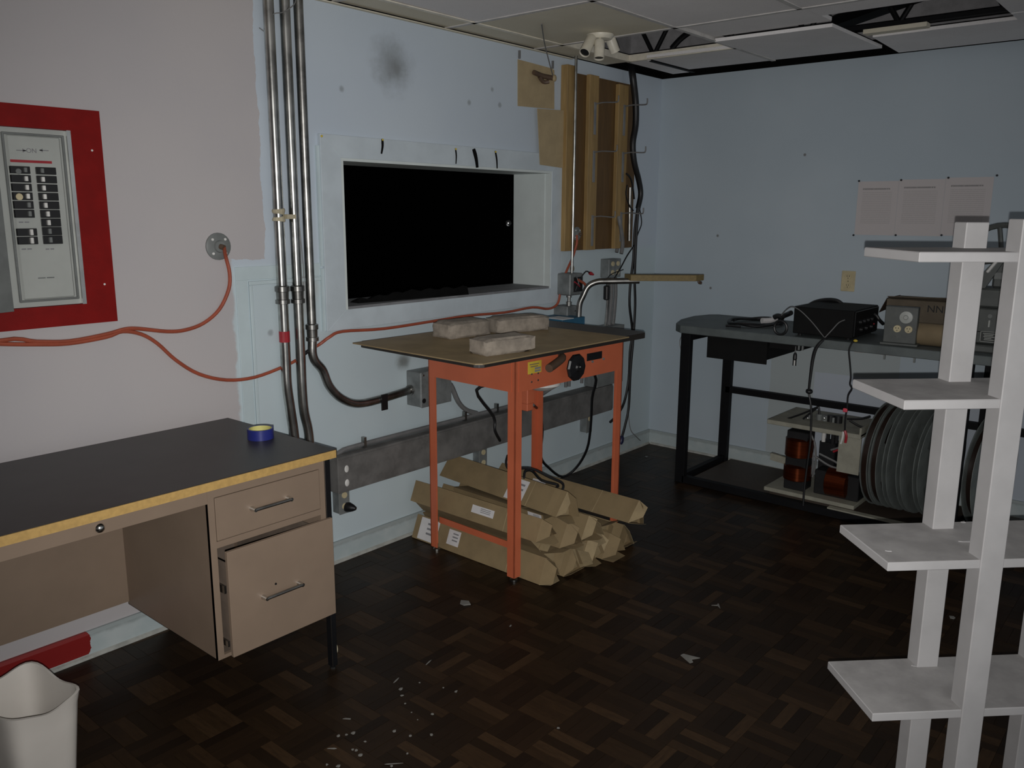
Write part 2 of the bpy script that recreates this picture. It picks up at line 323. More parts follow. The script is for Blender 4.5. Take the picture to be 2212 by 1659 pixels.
# baseboards with quarter round at the floor
def baseboard(name, wall):
    if wall == 'A':
        prof = [(0, .0), (-.014, .0), (-.014, .088), (-.010, .1), (0, .1)]; o = struct(MB().prism([(-6.7, a, b) for a, b in prof], (6.7, 0, 0)).build(name, MT['base']))
        MB().prism([(-6.7, a, b) for a, b in ((-.0145, 0), (-.0245, 0), (-.0225, .009), (-.0145, .014))], (6.68, 0, 0)).build('shoe_moulding', MT['shoe'], o)
    else:
        prof = [(0, .0), (-.014, .0), (-.014, .088), (-.010, .1), (0, .1)]; o = struct(MB().prism([(a, -5.2, b) for a, b in prof], (0, 5.185, 0)).build(name, MT['base']))
        MB().prism([(a, -5.2, b) for a, b in ((-.0145, 0), (-.0245, 0), (-.0225, .009), (-.0145, .014))], (0, 5.17, 0)).build('shoe_moulding', MT['shoe'], o)
baseboard('baseboard_back', 'A'); baseboard('baseboard_right', 'B')

# window opening: mitred casing, jambs, sill
win = bpy.data.objects.new('window_1', None); COL.objects.link(win); win.location = (-1.915, 0, 1.07); struct(win)
ox0, ox1, oz0, oz1 = -2.757, -1.082, 1.078, 1.908; t = -.02
def mitre(a, b, c, d): return MB().prism([(q[0], t, q[1]) for q in (a, b, c, d)], (0, -t, 0))
ci = [(WX0, WZ0), (WX1, WZ0), (WX1, WZ1), (WX0, WZ1)]; cu = [(ox0, oz0), (ox1, oz0), (ox1, oz1), (ox0, oz1)]
for k in range(4): mitre(cu[k], cu[(k+1) % 4], ci[(k+1) % 4], ci[k]).build('window_casing', MT['frame'], win, bevel=.0012)
B(WX1-.012, WX1, -.0185, .25, WZ0, WZ1).box(WX1-.016, WX1-.012, .02, .05, WZ0, WZ1).build('jamb', MT['jamb'], win)
B(WX0, WX0+.012, -.0185, .25, WZ0, WZ1).build('jamb', MT['jamb'], win)
B(WX0+.012, WX1-.012, -.018, .25, WZ1-.012, WZ1).build('head', MT['jamb'], win)
B(WX0+.012, WX1-.012, -.018, .25, WZ0, WZ0+.012).build('window_sill', MT['sill'], win)
# narrow painted filler strip beside the casing
B(-2.772, -2.7575, -.012, 0, 1.08, 1.35).box(-2.772, -2.7575, -.012, 0, 1.36, 1.86).build('filler_strip', MT['panelpaint'], win)

# flat panel moulding low on the back wall
tr = bpy.data.objects.new('trim_1', None); COL.objects.link(tr); tr.location = (-2.97, 0, .78); struct(tr)
B(-3.178, -2.772, -.006, 0, 1.322, 1.374).build('top_rail', MT['panelpaint'], tr, bevel=.001)
B(-3.178, -3.128, -.006, 0, .12, 1.322).build('side_stile', MT['panelpaint'], tr, bevel=.001)
B(-3.122, -2.772, -.011, 0, 1.300, 1.316).box(-3.122, -3.108, -.011, 0, .12, 1.30).build('bead', MT['panelpaint'], tr, bevel=.002)

# ceiling of lay-in tiles, several shifted, two missing
ceil = bpy.data.objects.new('ceiling', None); COL.objects.link(ceil); ceil.location = (-3, -2, 2.44); struct(ceil)
gx = [-6.6, -5.94, -5.28, -4.62, -3.96, -3.30, -2.645, -1.985, -1.315, -.66, -.19]; gy = [-5.2, -4.75, -4.09, -3.43, -2.77, -2.10, -1.44, -.84, -.18, -.0]
def tile(x0, x1, y0, y1, dz=0, tx=0, ty=0, m='tile', th=.016):
    c = Vector(((x0+x1)/2, (y0+y1)/2, 2.452+dz)); R = Matrix.Rotation(tx, 3, 'X') @ Matrix.Rotation(ty, 3, 'Y')
    o = MB().box(-(x1-x0)/2+.006, (x1-x0)/2-.006, -(y1-y0)/2+.006, (y1-y0)/2-.006, -th/2, th/2, T=lambda q: c + R @ q).build('ceiling_tile', MT[m], ceil); return o
for i in range(len(gx)-1):
    for j in range(len(gy)-1):
        x0, x1, y0, y1 = gx[i], gx[i+1], gy[j], gy[j+1]
        if i >= 8: continue
        creamy = (j == 8) or (i == 7 and j == 7)
        tile(x0, x1, y0, y1, 0, random.uniform(-.004, .004), random.uniform(-.004, .004), 'cream' if creamy else 'tile')
# irregular bays beside the right wall
tile(-1.315, -.66, -.18, 0, 0, 0, 0, 'cream')
tile(-.655, -.13, -.285, -.15, -.002, 0, .004)
tile(-.70, -.20, -.84, -.30, .0, .006, .0)
tile(-1.315, -.93, -1.44, -.84, .014, 0, .0)
tile(-.93, -.205, -1.44, -.84, -.006, .006, -.010)
for j in range(0, 5): tile(-1.315, -.66, gy[j], gy[j+1], 0); tile(-.66, -.02, gy[j], gy[j+1], 0)
tile(-.50, -.06, -2.18, -1.47, -.004, .0, .03)        # slipped tile lying askew over the bench
tile(-1.315, -1.09, -2.10, -1.44, .006)
B(-.56, -.50, -1.74, -1.45, 2.455, 2.475).build('broken_tile', MT['cream'], ceil)
def tb(a, b, m='tbar'): return MB().bar(a, b, .024, .004).bar(Vector(a)+Vector((0, 0, .018)), Vector(b)+Vector((0, 0, .018)), .003, .036).build('grid_bar', MT[m], ceil)
zc = 2.441
tb((-6.6, -.18, zc), (-.66, -.18, zc))
for y in (-.84, -1.44, -2.10, -2.77, -3.43, -4.09): tb((-6.6, y, zc), (-1.315 if y in (-1.44, -2.10) else -.20, y, zc), 'tbarg')
for x in gx[1:9]: tb((x, -5.2, zc), (x, 0, zc), 'tbarg')
tb((-.68, -.84, zc), (-.68, -.18, zc)); tb((-.62, -.29, zc), (-.12, -.29, zc), 'steel_dark')
B(-6.6, -1.0, -.022, 0, 2.430, 2.434).build('wall_angle', MT['cream'], ceil)
# roof joists and a flexible conduit seen through the gaps
def joist(x, y0, y1, n):
    t = thing('roof_joist', (x, y0, 2.478), 'black open-web steel roof joist above the missing ceiling tile by the spotlight' if x > -.8 else 'black open-web steel roof joist farther from the right wall', 'joist')
    B(x-.03, x+.03, y0, y1, 2.478, 2.498).build('bottom_chord', MT['steel_dark'], t); B(x-.03, x+.03, y0, y1, 2.86, 2.88).build('top_chord', MT['steel_dark'], t)
    for k in range(n):
        a = y0+(y1-y0)*k/n; b = y0+(y1-y0)*(k+1)/n
        MB().cyl((x, a, 2.488 if k % 2 else 2.87), (x, b, 2.87 if k % 2 else 2.488), .012, n=8).build('web', MT['steel_dark'], t)
joist(-.52, -5.0, -.02, 22); joist(-1.75, -5.0, -.02, 22)
tag(MB().tube([(-.62, -.42, 2.49), (-.60, -.48, 2.55), (-.60, -.58, 2.585), (-.60, -.70, 2.56), (-.58, -.78, 2.50), (-.58, -.95, 2.50)], .014).build('flexible_conduit', MT['steel_dark'], smoothed=True), 'black flexible conduit arching above the missing ceiling tile', 'conduit')
tag(MB().bar((-.2, -1.2, 2.60), (-.95, -2.1, 2.58), .10, .05).build('duct_bar', MT['steel_dark']), 'wide black steel bar crossing above the open ceiling bay over the bench', 'bar')
tag(MB().bar((-.95, -1.5, 2.70), (-.15, -2.3, 2.70), .09, .05).build('brace_bar', MT['steel_dark']), 'black diagonal brace under the roof deck over the bench', 'bar')

# ================================================================ BACK WALL FITTINGS
# ---- breaker panel in a red painted surround
t = thing('electrical_panel', (-3.98, 0, 1.21), 'grey breaker panel set in a wide red painted board surround', 'breaker panel')
y0 = -.022
for q in ((-4.32, -3.661, 1.846, 1.916), (-4.32, -3.661, 1.21, 1.279), (-3.762, -3.661, 1.279, 1.846), (-4.32, -4.22, 1.279, 1.846)):
    B(q[0], q[1], y0, 0, q[2], q[3]).build('red_surround', MT['red'], t)
B(-3.775, -3.762, -.026, 0, 1.279, 1.846).build('surround_edge', MT['chrome'], t)
body = B(-4.2, -3.775, -.012, -.001, 1.281, 1.844).build('panel_trim', MT['grey'], t)
# raised inner dead front
B(-3.955, -3.795, -.020, -.012, 1.305, 1.822).build('inner_cover', MT['grey'], t, bevel=.006)
B(-3.968, -3.961, -.022, -.012, 1.30, 1.826).box(-3.789, -3.782, -.022, -.012, 1.30, 1.826).box(-3.968, -3.782, -.022, -.012, 1.297, 1.304).box(-3.968, -3.782, -.022, -.012, 1.822, 1.829).build('cover_flange', MT['greyd'], t, bevel=.002)
def breaker(px0, px1, py0, py1, ton, fx, big=False):
    a, b = wa(px0, py0, -.021), wa(px1, py1, -.021)
    o = B(a.x, b.x, -.030, -.0195, b.z+.001, a.z-.001).build('circuit_breaker', MT['black'], t, bevel=.001)
    cx = a.x+(b.x-a.x)*fx; cz = (a.z+b.z)/2; hh = (a.z-b.z)*(.36 if big else .3)
    B(cx-.005, cx+.004, -.041, -.030, cz-hh, cz+hh).build('toggle', MT['white'] if ton else MT['greyd'], o, bevel=.001)
for k in range(6):
    f0, f1 = k/6, (k+1)/6; L0 = 18+12*f0; breaker(18+12*(f0+f1)/2, 63+11.5*(f0+f1)/2, 357.5+113.5*f0, 357.5+113.5*f1, k in (1, 2, 3), .72)
for k in range(9):
    f0, f1 = k/9, (k+1)/9; m = (f0+f1)/2; breaker(74.6+18*m, 119+16*m, 360+167*f0, 360+167*f1, k in (1, 2, 3, 4, 5, 6), .25 if k < 5 else .32)
breaker(34, 79, 493, 510, 1, .68, True); breaker(36, 81, 511, 528, 1, .66, True)
a, b = wa(22, 346, -.0205), wa(112, 352, -.0205); MB().box(a.x, b.x, -.0215, -.0195, (a.z+b.z)/2-.004, (a.z+b.z)/2+.004).build('red_print_line', MT['redp'], t)
def text(body, loc, size, mt, name, parent=None, rot=(math.pi/2, 0, 0), ext=.0004):
    c = bpy.data.curves.new(name, 'FONT'); c.body = body; c.size = size; c.extrude = ext; c.align_x = 'CENTER'; c.align_y = 'CENTER'
    tmp = bpy.data.objects.new('tmp', c); COL.objects.link(tmp); dg = bpy.context.evaluated_depsgraph_get(); dg.update()
    me = bpy.data.meshes.new_from_object(tmp.evaluated_get(dg)); bpy.data.objects.remove(tmp)
    me.materials.clear(); me.materials.append(mt); o = bpy.data.objects.new(name, me); COL.objects.link(o)
    org = Vector((0, 0, 0)); p = parent
    while p is not None: org += p.location; p = p.parent
    o.parent = parent; o.location = Vector(loc)-org; o.rotation_euler = rot; return o
a = wa(68, 326, -.021); text('ON', a, .020, MT['ink'], 'printed_word', t)
for px, d in ((46, 1), (95, -1)):
    q = wa(px, 325, -.0208); MB().box(q.x-.014, q.x+.014, -.0212, -.0198, q.z-.0014, q.z+.0014).prism([(q.x+d*.004, -.0212, q.z+.006), (q.x+d*.014, -.0212, q.z), (q.x+d*.004, -.0212, q.z-.006)], (0, .001, 0)).build('printed_arrow', MT['ink'], t)
for px, py, w in ((58, 538, .030), (108, 538, .026), (52, 480, .030), (100, 600, .05)):
    q = wa(px, py, -.0208); MB().box(q.x-w/2, q.x-.002, -.0212, -.0198, q.z-.002, q.z+.002).box(q.x+.002, q.x+w/2, -.0212, -.0198, q.z-.002, q.z+.002).build('printed_mark', MT['ink'] if py != 600 else MT['greyd'], t)
q = wa(42, 425, -.03); MB().lathe(q, (0, -1, 0), [(.011, 0), (.010, .002)], 14).build('round_sticker', MT['ivory'], t)
q = wa(40, 370, -.03); MB().lathe(q, (0, -1, 0), [(.009, 0), (.008, .002)], 12).build('round_sticker', MT['greyd'], t)
B(-4.21, -3.992, -.030, -.022, 1.272, 1.85, T=lambda q: Vector((-3.992, -.026, 0)) + rz(math.radians(16)) @ Vector((q.x+3.992, q.y+.026, q.z))).build('panel_door', MT['greyd'], t, bevel=.001)
for px, py in ((226, 614), (199, 325)): q = wa(px, py, -.022); MB().lathe(q, (0, -1, 0), [(.004, 0), (.003, .002)], 8).build('screw', MT['white'], t)

# ---- twist-lock outlets with orange cords
def twist_outlet(c, r, label, n=4):
    t = thing('twist_lock_outlet', c, label, 'outlet')
    MB().lathe(c, (0, -1, 0), [(r, 0), (r, .006), (r*.86, .010), (r*.45, .012), (r*.40, .020), (r*.3, .020)], 24).build('cover_plate', MT['greyd'], t, smoothed=True)
    for k in range(n):
        a = math.pi/4+k*math.pi/2; q = Vector(c)+Vector((math.cos(a)*r*.72, -.010, math.sin(a)*r*.72)); MB().lathe(q, (0, -1, 0), [(r*.11, 0), (r*.09, .003)], 8).build('screw', MT['white'], t)
    MB().cyl(Vector(c)+Vector((0, -.018, 0)), Vector(c)+Vector((.006, -.034, -.004)), r*.2).build('plug_nose', MT['brownk'], t); return t
twist_outlet((-3.244, -.001, 1.457), .052, 'round grey twist-lock outlet plate on the pinkish wall')
yc = -.014
def path(pts, y=yc): return [wa(px, py, y) for px, py in pts]
tag(MB().tube([Vector((-3.238, -.034, 1.453))]+path([(488, 556), (496, 590), (494, 625), (474, 668), (440, 698), (400, 713), (360, 716), (300, 710), (270, 711), (230, 722), (150, 737), (80, 738), (0, 736)])+[Vector((-4.35, yc, 1.12))], .0072).build('extension_cord', MT['cord'], smoothed=True), 'orange cord looping from the round twist-lock plate to the red panel', 'cord')
pts = path([(0, 743), (80, 744), (150, 742), (230, 728), (265, 716), (305, 722), (340, 742), (380, 778), (430, 808), (490, 821), (550, 815), (610, 793)])
pts += [wa(640, 778, -.008), wa(660, 762, -.008), wa(690, 744, -.008)] + path([(712, 728), (740, 716), (830, 710), (940, 693), (1010, 682), (1090, 675), (1150, 664), (1185, 667), (1205, 655), (1212, 620), (1222, 590), (1237, 556)], -.034) + [wa(1242, 540, -.05), wa(1246, 525, -.058), wa(1246, 508, -.052)]
tag(MB().tube([wa(-30, 740, yc)]+pts, .0070).build('extension_cord', MT['cord'], smoothed=True), 'long orange cord sagging behind the conduits and along the window casing', 'cord')
tag(MB().tube([wa(648, 772, -.020), wa(662, 761, -.020), wa(678, 751, -.020)], .0085).build('tape_wrap', MT['cable'], smoothed=True), 'black tape wrapped round the orange cord between the conduits', 'tape')

# ---- three large conduits
def conduit(label, pts, r, coup, m, extra=None):
    t = thing('metal_conduit', pts[-1] if pts[-1].z < pts[0].z else pts[0], label, 'conduit')
    MB().tube(pts, r, 16, 6).build('pipe', MT[m], t, smoothed=True)
    for c, ax in coup:
        c = Vector(c); MB().lathe(c-Vector(ax)*.038, ax, [(r*1.02, 0), (r*1.38, .002), (r*1.38, .018), (r*1.15, .020), (r*1.2, .050), (r*1.4, .052), (r*1.4, .072), (r*1.02, .076)], 12).build('coupling', MT['galvd'], t, smoothed=True)
    return t
yr = -.031
def vx(x, zs): return [Vector((x, yr, z)) for z in zs]
t1 = conduit('leftmost of three metal conduits, tape round its middle', vx(-2.985, (2.439, 2.0, 1.6, 1.25, 1.0, .88))+[Vector((-2.975, yr, .78)), Vector((-2.962, yr, .66)), Vector((-2.958, yr, .55)), Vector((-2.958, yr, .25))], .0215, [((-2.985, yr, 1.255), (0, 0, 1))], 'galv')
MB().tube([Vector((-2.985, yr, 1.60)), Vector((-2.983, yr, 1.575)), Vector((-2.985, yr, 1.55))], lambda u: .0235+.003*math.sin(9*u), 12).build('putty_tape', MT['putty'], t1)
B(-2.962, -2.92, yr-.026, yr+.006, 1.560, 1.578).build('tape_end', MT['putty'], t1)
MB().tube(vx(-2.985, (1.105, 1.085, 1.06)), .0222, 12).build('pink_tape', MT['redp'], t1)
conduit('middle one of three metal conduits, brightest of them', vx(-2.9105, (2.439, 2.0, 1.6, 1.25, 1.0, .85))+[Vector((-2.905, yr, .75)), Vector((-2.888, yr, .66)), Vector((-2.884, yr, .55)), Vector((-2.884, yr, .25))], .021, [((-2.9105, yr, 1.252), (0, 0, 1))], 'galv')
t3 = conduit('metal conduit that bends sideways into the grey junction box', vx(-2.846, (2.439, 2.0, 1.5, 1.1, .98))+path([(697, 800), (712, 835), (738, 861), (775, 872), (830, 860), (893, 840)], yr), .0195, [((-2.846, yr, 1.085), (0, 0, 1))], 'galvd')
a, b = wa(823, 858, yr), wa(823, 876, yr); MB().bar(a+Vector((-.018, -.024, -.02)), a+Vector((.018, -.024, -.02)), .006, .075).build('strap', MT['black'], t3)
tag(MB().tube([wa(612, 95, -.012), wa(614, 110, -.014), wa(619, 140, -.012), wa(620, 200, -.01), wa(625, 280, -.01), wa(632, 380, -.01), wa(642, 450, -.01), wa(650, 520, -.01), wa(656, 590, -.01), wa(655, 640, -.01)], .0022, 6).build('thin_wire', MT['wire'], smoothed=True), 'thin grey wire hanging between the conduits', 'wire')
tag(MB().tube([wa(610, 100, -.02), wa(615, 118, -.02), wa(619, 146, -.02)], .006, 8).build('tape_end', MT['cable'], smoothed=True), 'short black sleeve on the thin wire between the conduits', 'sleeve')
tag(MB().tube([wa(560, 60, -.006), wa(580, 72, -.006), wa(578, 45, -.006), wa(592, 30, -.055), wa(612, 26, -.06), wa(635, 10, -.06), wa(640, -8, -.05)], .002, 6).build('thin_wire', MT['wire'], smoothed=True), 'thin wire looped across the tops of the conduits', 'wire')

# ---- junction box, raceway, small outlet boxes
t = thing('junction_box', (-2.2, 0, .668), 'grey steel junction box at the end of the bent conduit', 'box')
B(-2.285, -2.085, -.10, -.001, .668, .838).build('box_body', MT['box'], t, bevel=.003)
B(-2.285, -2.080, -.106, -.10, .666, .840).build('cover', MT['box'], t, bevel=.002)
MB().cyl(wa(893, 840, yr), wa(893, 840, yr)+Vector((-.03, 0, -.004)), .026, n=10).build('locknut', MT['galvd'], t)
MB().cyl((-2.27, -.107, .70), (-2.27, -.108, .70), .012).build('knockout', MT['black'], t)
for x in (-2.272, -2.095):
    MB().cyl((x, -.106, .825), (x, -.110, .825), .005, n=8).build('screw', MT['galv'], t)
tag(MB().tube([Vector((-2.083, -.05, .76)), Vector((-2.03, -.05, .735)), wa(990, 868, -.05), wa(1008, 886, -.05), wa(1030, 893, -.05)], .013, 8).build('flexible_conduit', MT['gcable'], smoothed=True), 'grey flexible conduit from the junction box down to the raceway', 'conduit')
t = thing('wire_raceway', (-1.65, 0, .36), 'long dusty grey steel raceway running along the wall under the table', 'raceway')
rx0, rx1 = -2.79, -.62
B(rx0, rx1, -.098, -.001, .362, .528).build('trough', MT['race'], t, bevel=.002)
B(rx0, rx1, -.102, -.098, .372, .518).build('cover', MT['race'], t, bevel=.001)
MB().tube([Vector((rx0-.06, -.05, .50)), Vector((-2.74, -.05, .535)), Vector((-2.62, -.05, .545)), Vector((-1.9, -.05, .545)), Vector((-1.45, -.05, .545)), Vector((-1.3, -.05, .56)), Vector((-1.15, -.05, .60))], .011, 8).build('top_conduit', MT['gcable'], t, smoothed=True)
for x in (-2.60, -1.93, -1.68): B(x-.007, x+.007, -.062, -.04, .53, .578).build('clip', MT['galvd'], t)
for z in (.405, .47): MB().ball((-2.745, -.103, z), .012, sc=(1, .3, 1.4)).build('paint_spot', MT['white'], t)
def outlet_box(c, label, w=.055, h=.11, d=.05, plug=False, faces=2, double=False):
    x, y, z = c; t = thing('outlet_box', (x, y, z-h/2), label, 'outlet')
    B(x-w/2, x+w/2, -d, -.001, z-h/2, z+h/2).build('box_body', MT['box'], t, bevel=.003)
    B(x-w/2-.002, x+w/2+.002, -d-.004, -d, z-h/2-.002, z+h/2+.002).build('cover_plate', MT['greyd'], t, bevel=.001)
    for k in range(faces):
        for s in ((-.5, .5) if double else (0,)):
            q = Vector((x+s*w*.5, -d-.004, z+h*.22-k*h*.44)); MB().lathe(q, (0, -1, 0), [(.015 if not double else .0125, 0), (.014 if not double else .0115, .004)], 14).build('receptacle', MT['ivory'], t)
    MB().cyl((x, -d*.5, z+h/2-.002), (x, -d*.5, z+h/2+.03), .011, n=10).build('nipple', MT['galvd'], t)
    return t
outlet_box((wa(1043, 985, -.05).x, 0, .30), 'small grey outlet box hanging from the raceway above the cardboard tubes', h=.13)
outlet_box((wa(1272, 914, -.05).x, 0, .305), 'small grey outlet box under the raceway near the corner', h=.12, faces=1)
ob = outlet_box((-2.725, 0, .305), 'small grey outlet box beside the desk, black plug in it', h=.12)
MB().lathe((-2.715, -.054, .272), (.3, -1, 0), [(.022, 0), (.024, .012), (.016, .035), (.008, .05)], 12).build('plug', MT['black'], ob, smoothed=True)
# large grey box near the corner above the raceway
t = thing('pull_box', (-.66, 0, .535), 'large grey steel pull box on top of the raceway near the corner', 'box')
B(-.80, -.52, -.10, -.001, .532, .90).build('box_body', MT['box'], t, bevel=.003); B(-.802, -.518, -.104, -.10, .534, .90).build('cover', MT['greyd'], t, bevel=.001)
for k, (px, dx) in enumerate(((1222, 0), (1229, 0), (1256, .012))):
    a = wa(px, 845, -.05); tag(MB().tube([Vector((a.x+dx, -.05, .90)), Vector((a.x+dx, -.05, .72)), Vector((a.x, -.05, .57))], .010, 8).build('riser_conduit', MT['gcable'], smoothed=True), 'thin grey conduit rising from the raceway behind the orange table', 'conduit', 'risers behind the table')

# ---- window dressing left-overs
for px, py, L, dx, wd in ((826, 300, 32, -2, 6), (984, 320, 34, 1, 4), (1023, 322, 40, 8, 8), (1070, 326, 38, 4, 5)):
    top, bot = wa(px, py, -.023), wa(px+dx, py+L, -.023); md = (top+bot)/2 + Vector((.004, 0, 0))
    tg = thing('tape_scrap', bot, {826: 'curled black tape scrap pinned alone on the window casing', 984: 'thin black tape scrap on the window casing, narrowest of the row', 1023: 'widest black tape scrap on the window casing, no pin', 1070: 'black tape scrap on the window casing beside the kraft paper'}[px], 'tape')
    MB().tube([top, md, bot], lambda u: (.0065 if wd > 6 else .0046)*(wd/5)*(1-.5*abs(u-.3)), 6, 5).build('tape', MT['cloth'], tg)
    if px != 1023: MB().ball(wa(px+1, py+2, -.027), .0045).build('pin_head', MT['yellow'], tg)
tag(MB().ball(wa(695, 294, -.024), .005).build('push_pin', MT['yellow']), 'yellow push pin alone in the corner of the window casing', 'pin')
cl = []
for i in range(25):
    u = i/24; a = wz(775+238*u, 655-19*u, WZ0+.013); h = .014+.026*min(1, u*2.2)+.006*math.sin(i*1.7); cl.append((a.x, h, a.y))
m = MB(); n = len(cl)
for x, h, y_ in cl: m.v += [Vector((x, y_, WZ0+.0125)), Vector((x, y_+.012, WZ0+.013+h)), Vector((x, y_+.040, WZ0+.013+h*.8)), Vector((x, y_+.065, WZ0+.0125))]
for i in range(n-1):
    for k in range(4): m.f.append((i*4+k, i*4+(k+1) % 4, (i+1)*4+(k+1) % 4, (i+1)*4+k))
m.f += [(0, 1, 2, 3), ((n-1)*4+3, (n-1)*4+2, (n-1)*4+1, (n-1)*4)]
tag(m.build('black_cloth', MT['cloth']), 'rumpled strip of black cloth lying on the window sill', 'cloth')
g0 = wa(1098, 482, 1.3)
tag(MB().lathe(g0, (CAM-g0), [(.024, 0), (.022, .006), (.010, .012)], 16).build('glint_disc', MT['chrome'], smoothed=True), 'small chrome disc added to make the glint in the dark beyond the opening', 'fitting')  # added disc, turned to the camera to throw back the flash

# ---- kraft paper patches, pull cord
def sheet(name, pxs, y, mt, label, cat, th=.002, group=None):
    return tag(MB().prism([wa(px, py, y) for px, py in pxs], (0, -th, 0)).build(name, MT[mt]), label, cat, group)
sheet('kraft_sheet', [(1118, 128), (1192, 148), (1197, 152), (1197, 236), (1118, 229)], -.0005, 'kraft2', 'upper kraft paper sheet on the wall behind the pull cord', 'paper')
sheet('kraft_sheet', [(1154, 235), (1222, 240), (1222, 365), (1160, 356)], -.0035, 'kraft2', 'lower kraft paper sheet overlapping the window casing corner', 'paper') .location.y -= .0195
t = thing('hanging_grip', wa(1196, 170, -.06), 'dark brown cord grip hanging by a wire in front of kraft paper', 'cord')
MB().tube([wz(1170, 52, 2.44), wa(1176, 92, -.2), wa(1184, 125, -.12), wa(1194, 163, -.06)], .003, 6).build('wire', MT['gcable'], t)
MB().tube([wa(1153, 156, -.03), wa(1172, 164, -.035), wa(1196, 169, -.06)], .013, 10).build('grip', MT['brownk'], t, smoothed=True)
MB().tube([wa(1165, 165, -.03), wa(1174, 177, -.03), wa(1186, 176, -.05)], .011, 8).build('grip_lobe', MT['brownk'], t, smoothed=True)
MB().lathe(wa(1196, 169, -.06), (.3, -1, 0), [(.017, 0), (.017, .01), (.010, .014)], 14).build('collar', MT['kraft2'], t)
for px, py in ((1120, 118), (1192, 140)): tag(B(wa(px, py).x-.004, wa(px, py).x+.004, -.012, -.001, wa(px, py).z-.02, wa(px, py).z+.02).build('wall_nail', MT['gcable']), ('small nail above the free corner of the upper kraft sheet' if px == 1120 else 'small nail above the kraft sheet beside the hanging wire'), 'nail', 'nails above the kraft sheet')

# ---- tool rack
t = thing('tool_rack', (-.72, 0, 1.37), 'tall wooden tool rack with pine battens and wire hooks on the wall', 'rack')
z0, z1 = 1.372, 2.375; fy = -.047
B(-1.075, -.33, -.020, -.001, z0, z1-.015).build('back_panel', MT['ply'], t)
batt = [(-1.087, wa(1241, 250, fy).x), (wa(1273, 250, fy).x, wa(1293, 250, fy).x), (wa(1336, 250, fy).x, wa(1357, 250, fy).x)]
for k, (a, b) in enumerate(batt): B(a, b, fy, -.0205 if k else -.001, z0, z1+(.015, -.012, -.03)[k]).build('batten', MT['pine'], t, bevel=.002)
B(batt[2][1]+.004, wa(1367, 300, -.03).x, -.034, -.0205, z0+.02, z1-.05).build('right_board', MT['ply'], t)
for bi, hs in ((1, (2.185, 1.915, 1.545)), (2, (2.20, 1.925, 1.565))):
    x = (batt[bi][0]+batt[bi][1])/2+.008
    for z in hs:
        h = B(x-.012, x+.012, fy-.004, fy-.0005, z-.15, z+.03).build('hook_plate', MT['wire'], t, bevel=.001)
        MB().tube([Vector((x, fy-.003, z+.02)), Vector((x, fy-.06, z+.025)), Vector((x, fy-.145, z+.02)), Vector((x, fy-.16, z+.03)), Vector((x, fy-.16, z+.055))], .004, 6).build('hook_wire', MT['gcable'], h)
twist_outlet(wa(1245, 505, -.0205), .040, 'round twist-lock outlet at the foot of the wooden tool rack', 3)
# thin conduit in front of the rack
a = wa(1241, 300, -.060)
tag(MB().tube([Vector((a.x, -.060, 2.439)), Vector((a.x, -.060, 1.9)), Vector((a.x, -.060, 1.5)), Vector((a.x, -.060, 1.35)), Vector((a.x, -.060, 1.235))], .0085, 10).build('thin_conduit', MT['galv'], smoothed=True), 'thin bright conduit running down the front of the wooden tool rack', 'conduit')
# starter switch box
t = thing('switch_box', (-1.02, 0, 1.1), 'open dark grey switch box with red and orange wire ends below the rack', 'switch')
a, b = wa(1234, 592, -.11), wa(1259, 636, -.11); sx0, sx1, sz0, sz1 = a.x-.01, b.x, b.z, a.z
bx = B(sx0, sx1, -.11, -.001, sz0, sz1).build('box_body', MT['box'], t, bevel=.006)
B(sx0+.035, sx1-.01, -.114, -.110, sz0+.02, sz1-.02).build('opening', MT['black'], t)
MB().bar((sx0+.04, -.118, sz0+.03), (sx0+.075, -.122, sz1-.03), .006).bar((sx0+.075, -.122, sz0+.05), (sx0+.045, -.12, sz0+.11), .005).build('switch_blade', MT['chrome'], t)
MB().tube([(sx1-.03, -.115, sz0+.10), (sx1+.0, -.13, sz0+.135), (sx1+.03, -.14, sz0+.12)], .004, 6).build('black_wire', MT['cable'], t)
MB().lathe((sx1+.022, -.138, sz0+.125), (1, -.2, -.35), [(.009, 0), (.011, .012), (.005, .035)], 10).build('red_wire_nut', MT['redp'], t, smoothed=True)
MB().tube([(sx0+.06, -.118, sz0+.09), (sx1-.005, -.128, sz0+.06), (sx1, -.13, sz0+.015)], .008, 8).build('orange_lead', MT['cord'], t, smoothed=True)
MB().tube([(sx0+.03, -.118, sz1-.05), (sx0+.02, -.13, sz0+.08), (sx0+.07, -.13, sz0+.05)], .003, 6).build('red_lead', MT['redp'], t)
a = wa(1229, 650, -.07)
t = thing('conduit_fitting', (a.x, 0, 1.04), 'bright conduit fitting and small grey box under the open switch box', 'fitting')
zb = wa(1229, 682, -.07).z
MB().lathe((a.x, -.07, zb+.06), (0, 0, 1), [(.017, 0), (.017, .022), (.010, .024), (.010, .045), (.016, .047), (.016, .065), (.009, .067), (.009, max(.07, sz0-zb-.06))], 10).build('coupling', MT['galv'], t, smoothed=True)
B(a.x-.055, a.x+.045, -.10, -.001, zb-.03, zb+.06).build('small_box', MT['box'], t, bevel=.003)
MB().cyl((a.x+.02, -.1, zb+.03), (a.x+.02, -.104, zb+.03), .006, n=8).build('screw', MT['galv'], t)
tag(MB().ball(wa(1236, 580, -.012), .022, sc=(.7, .55, 1)).build('wall_bumper', MT['cardk']), 'small brown bumper on the wall above the switch box', 'bumper')

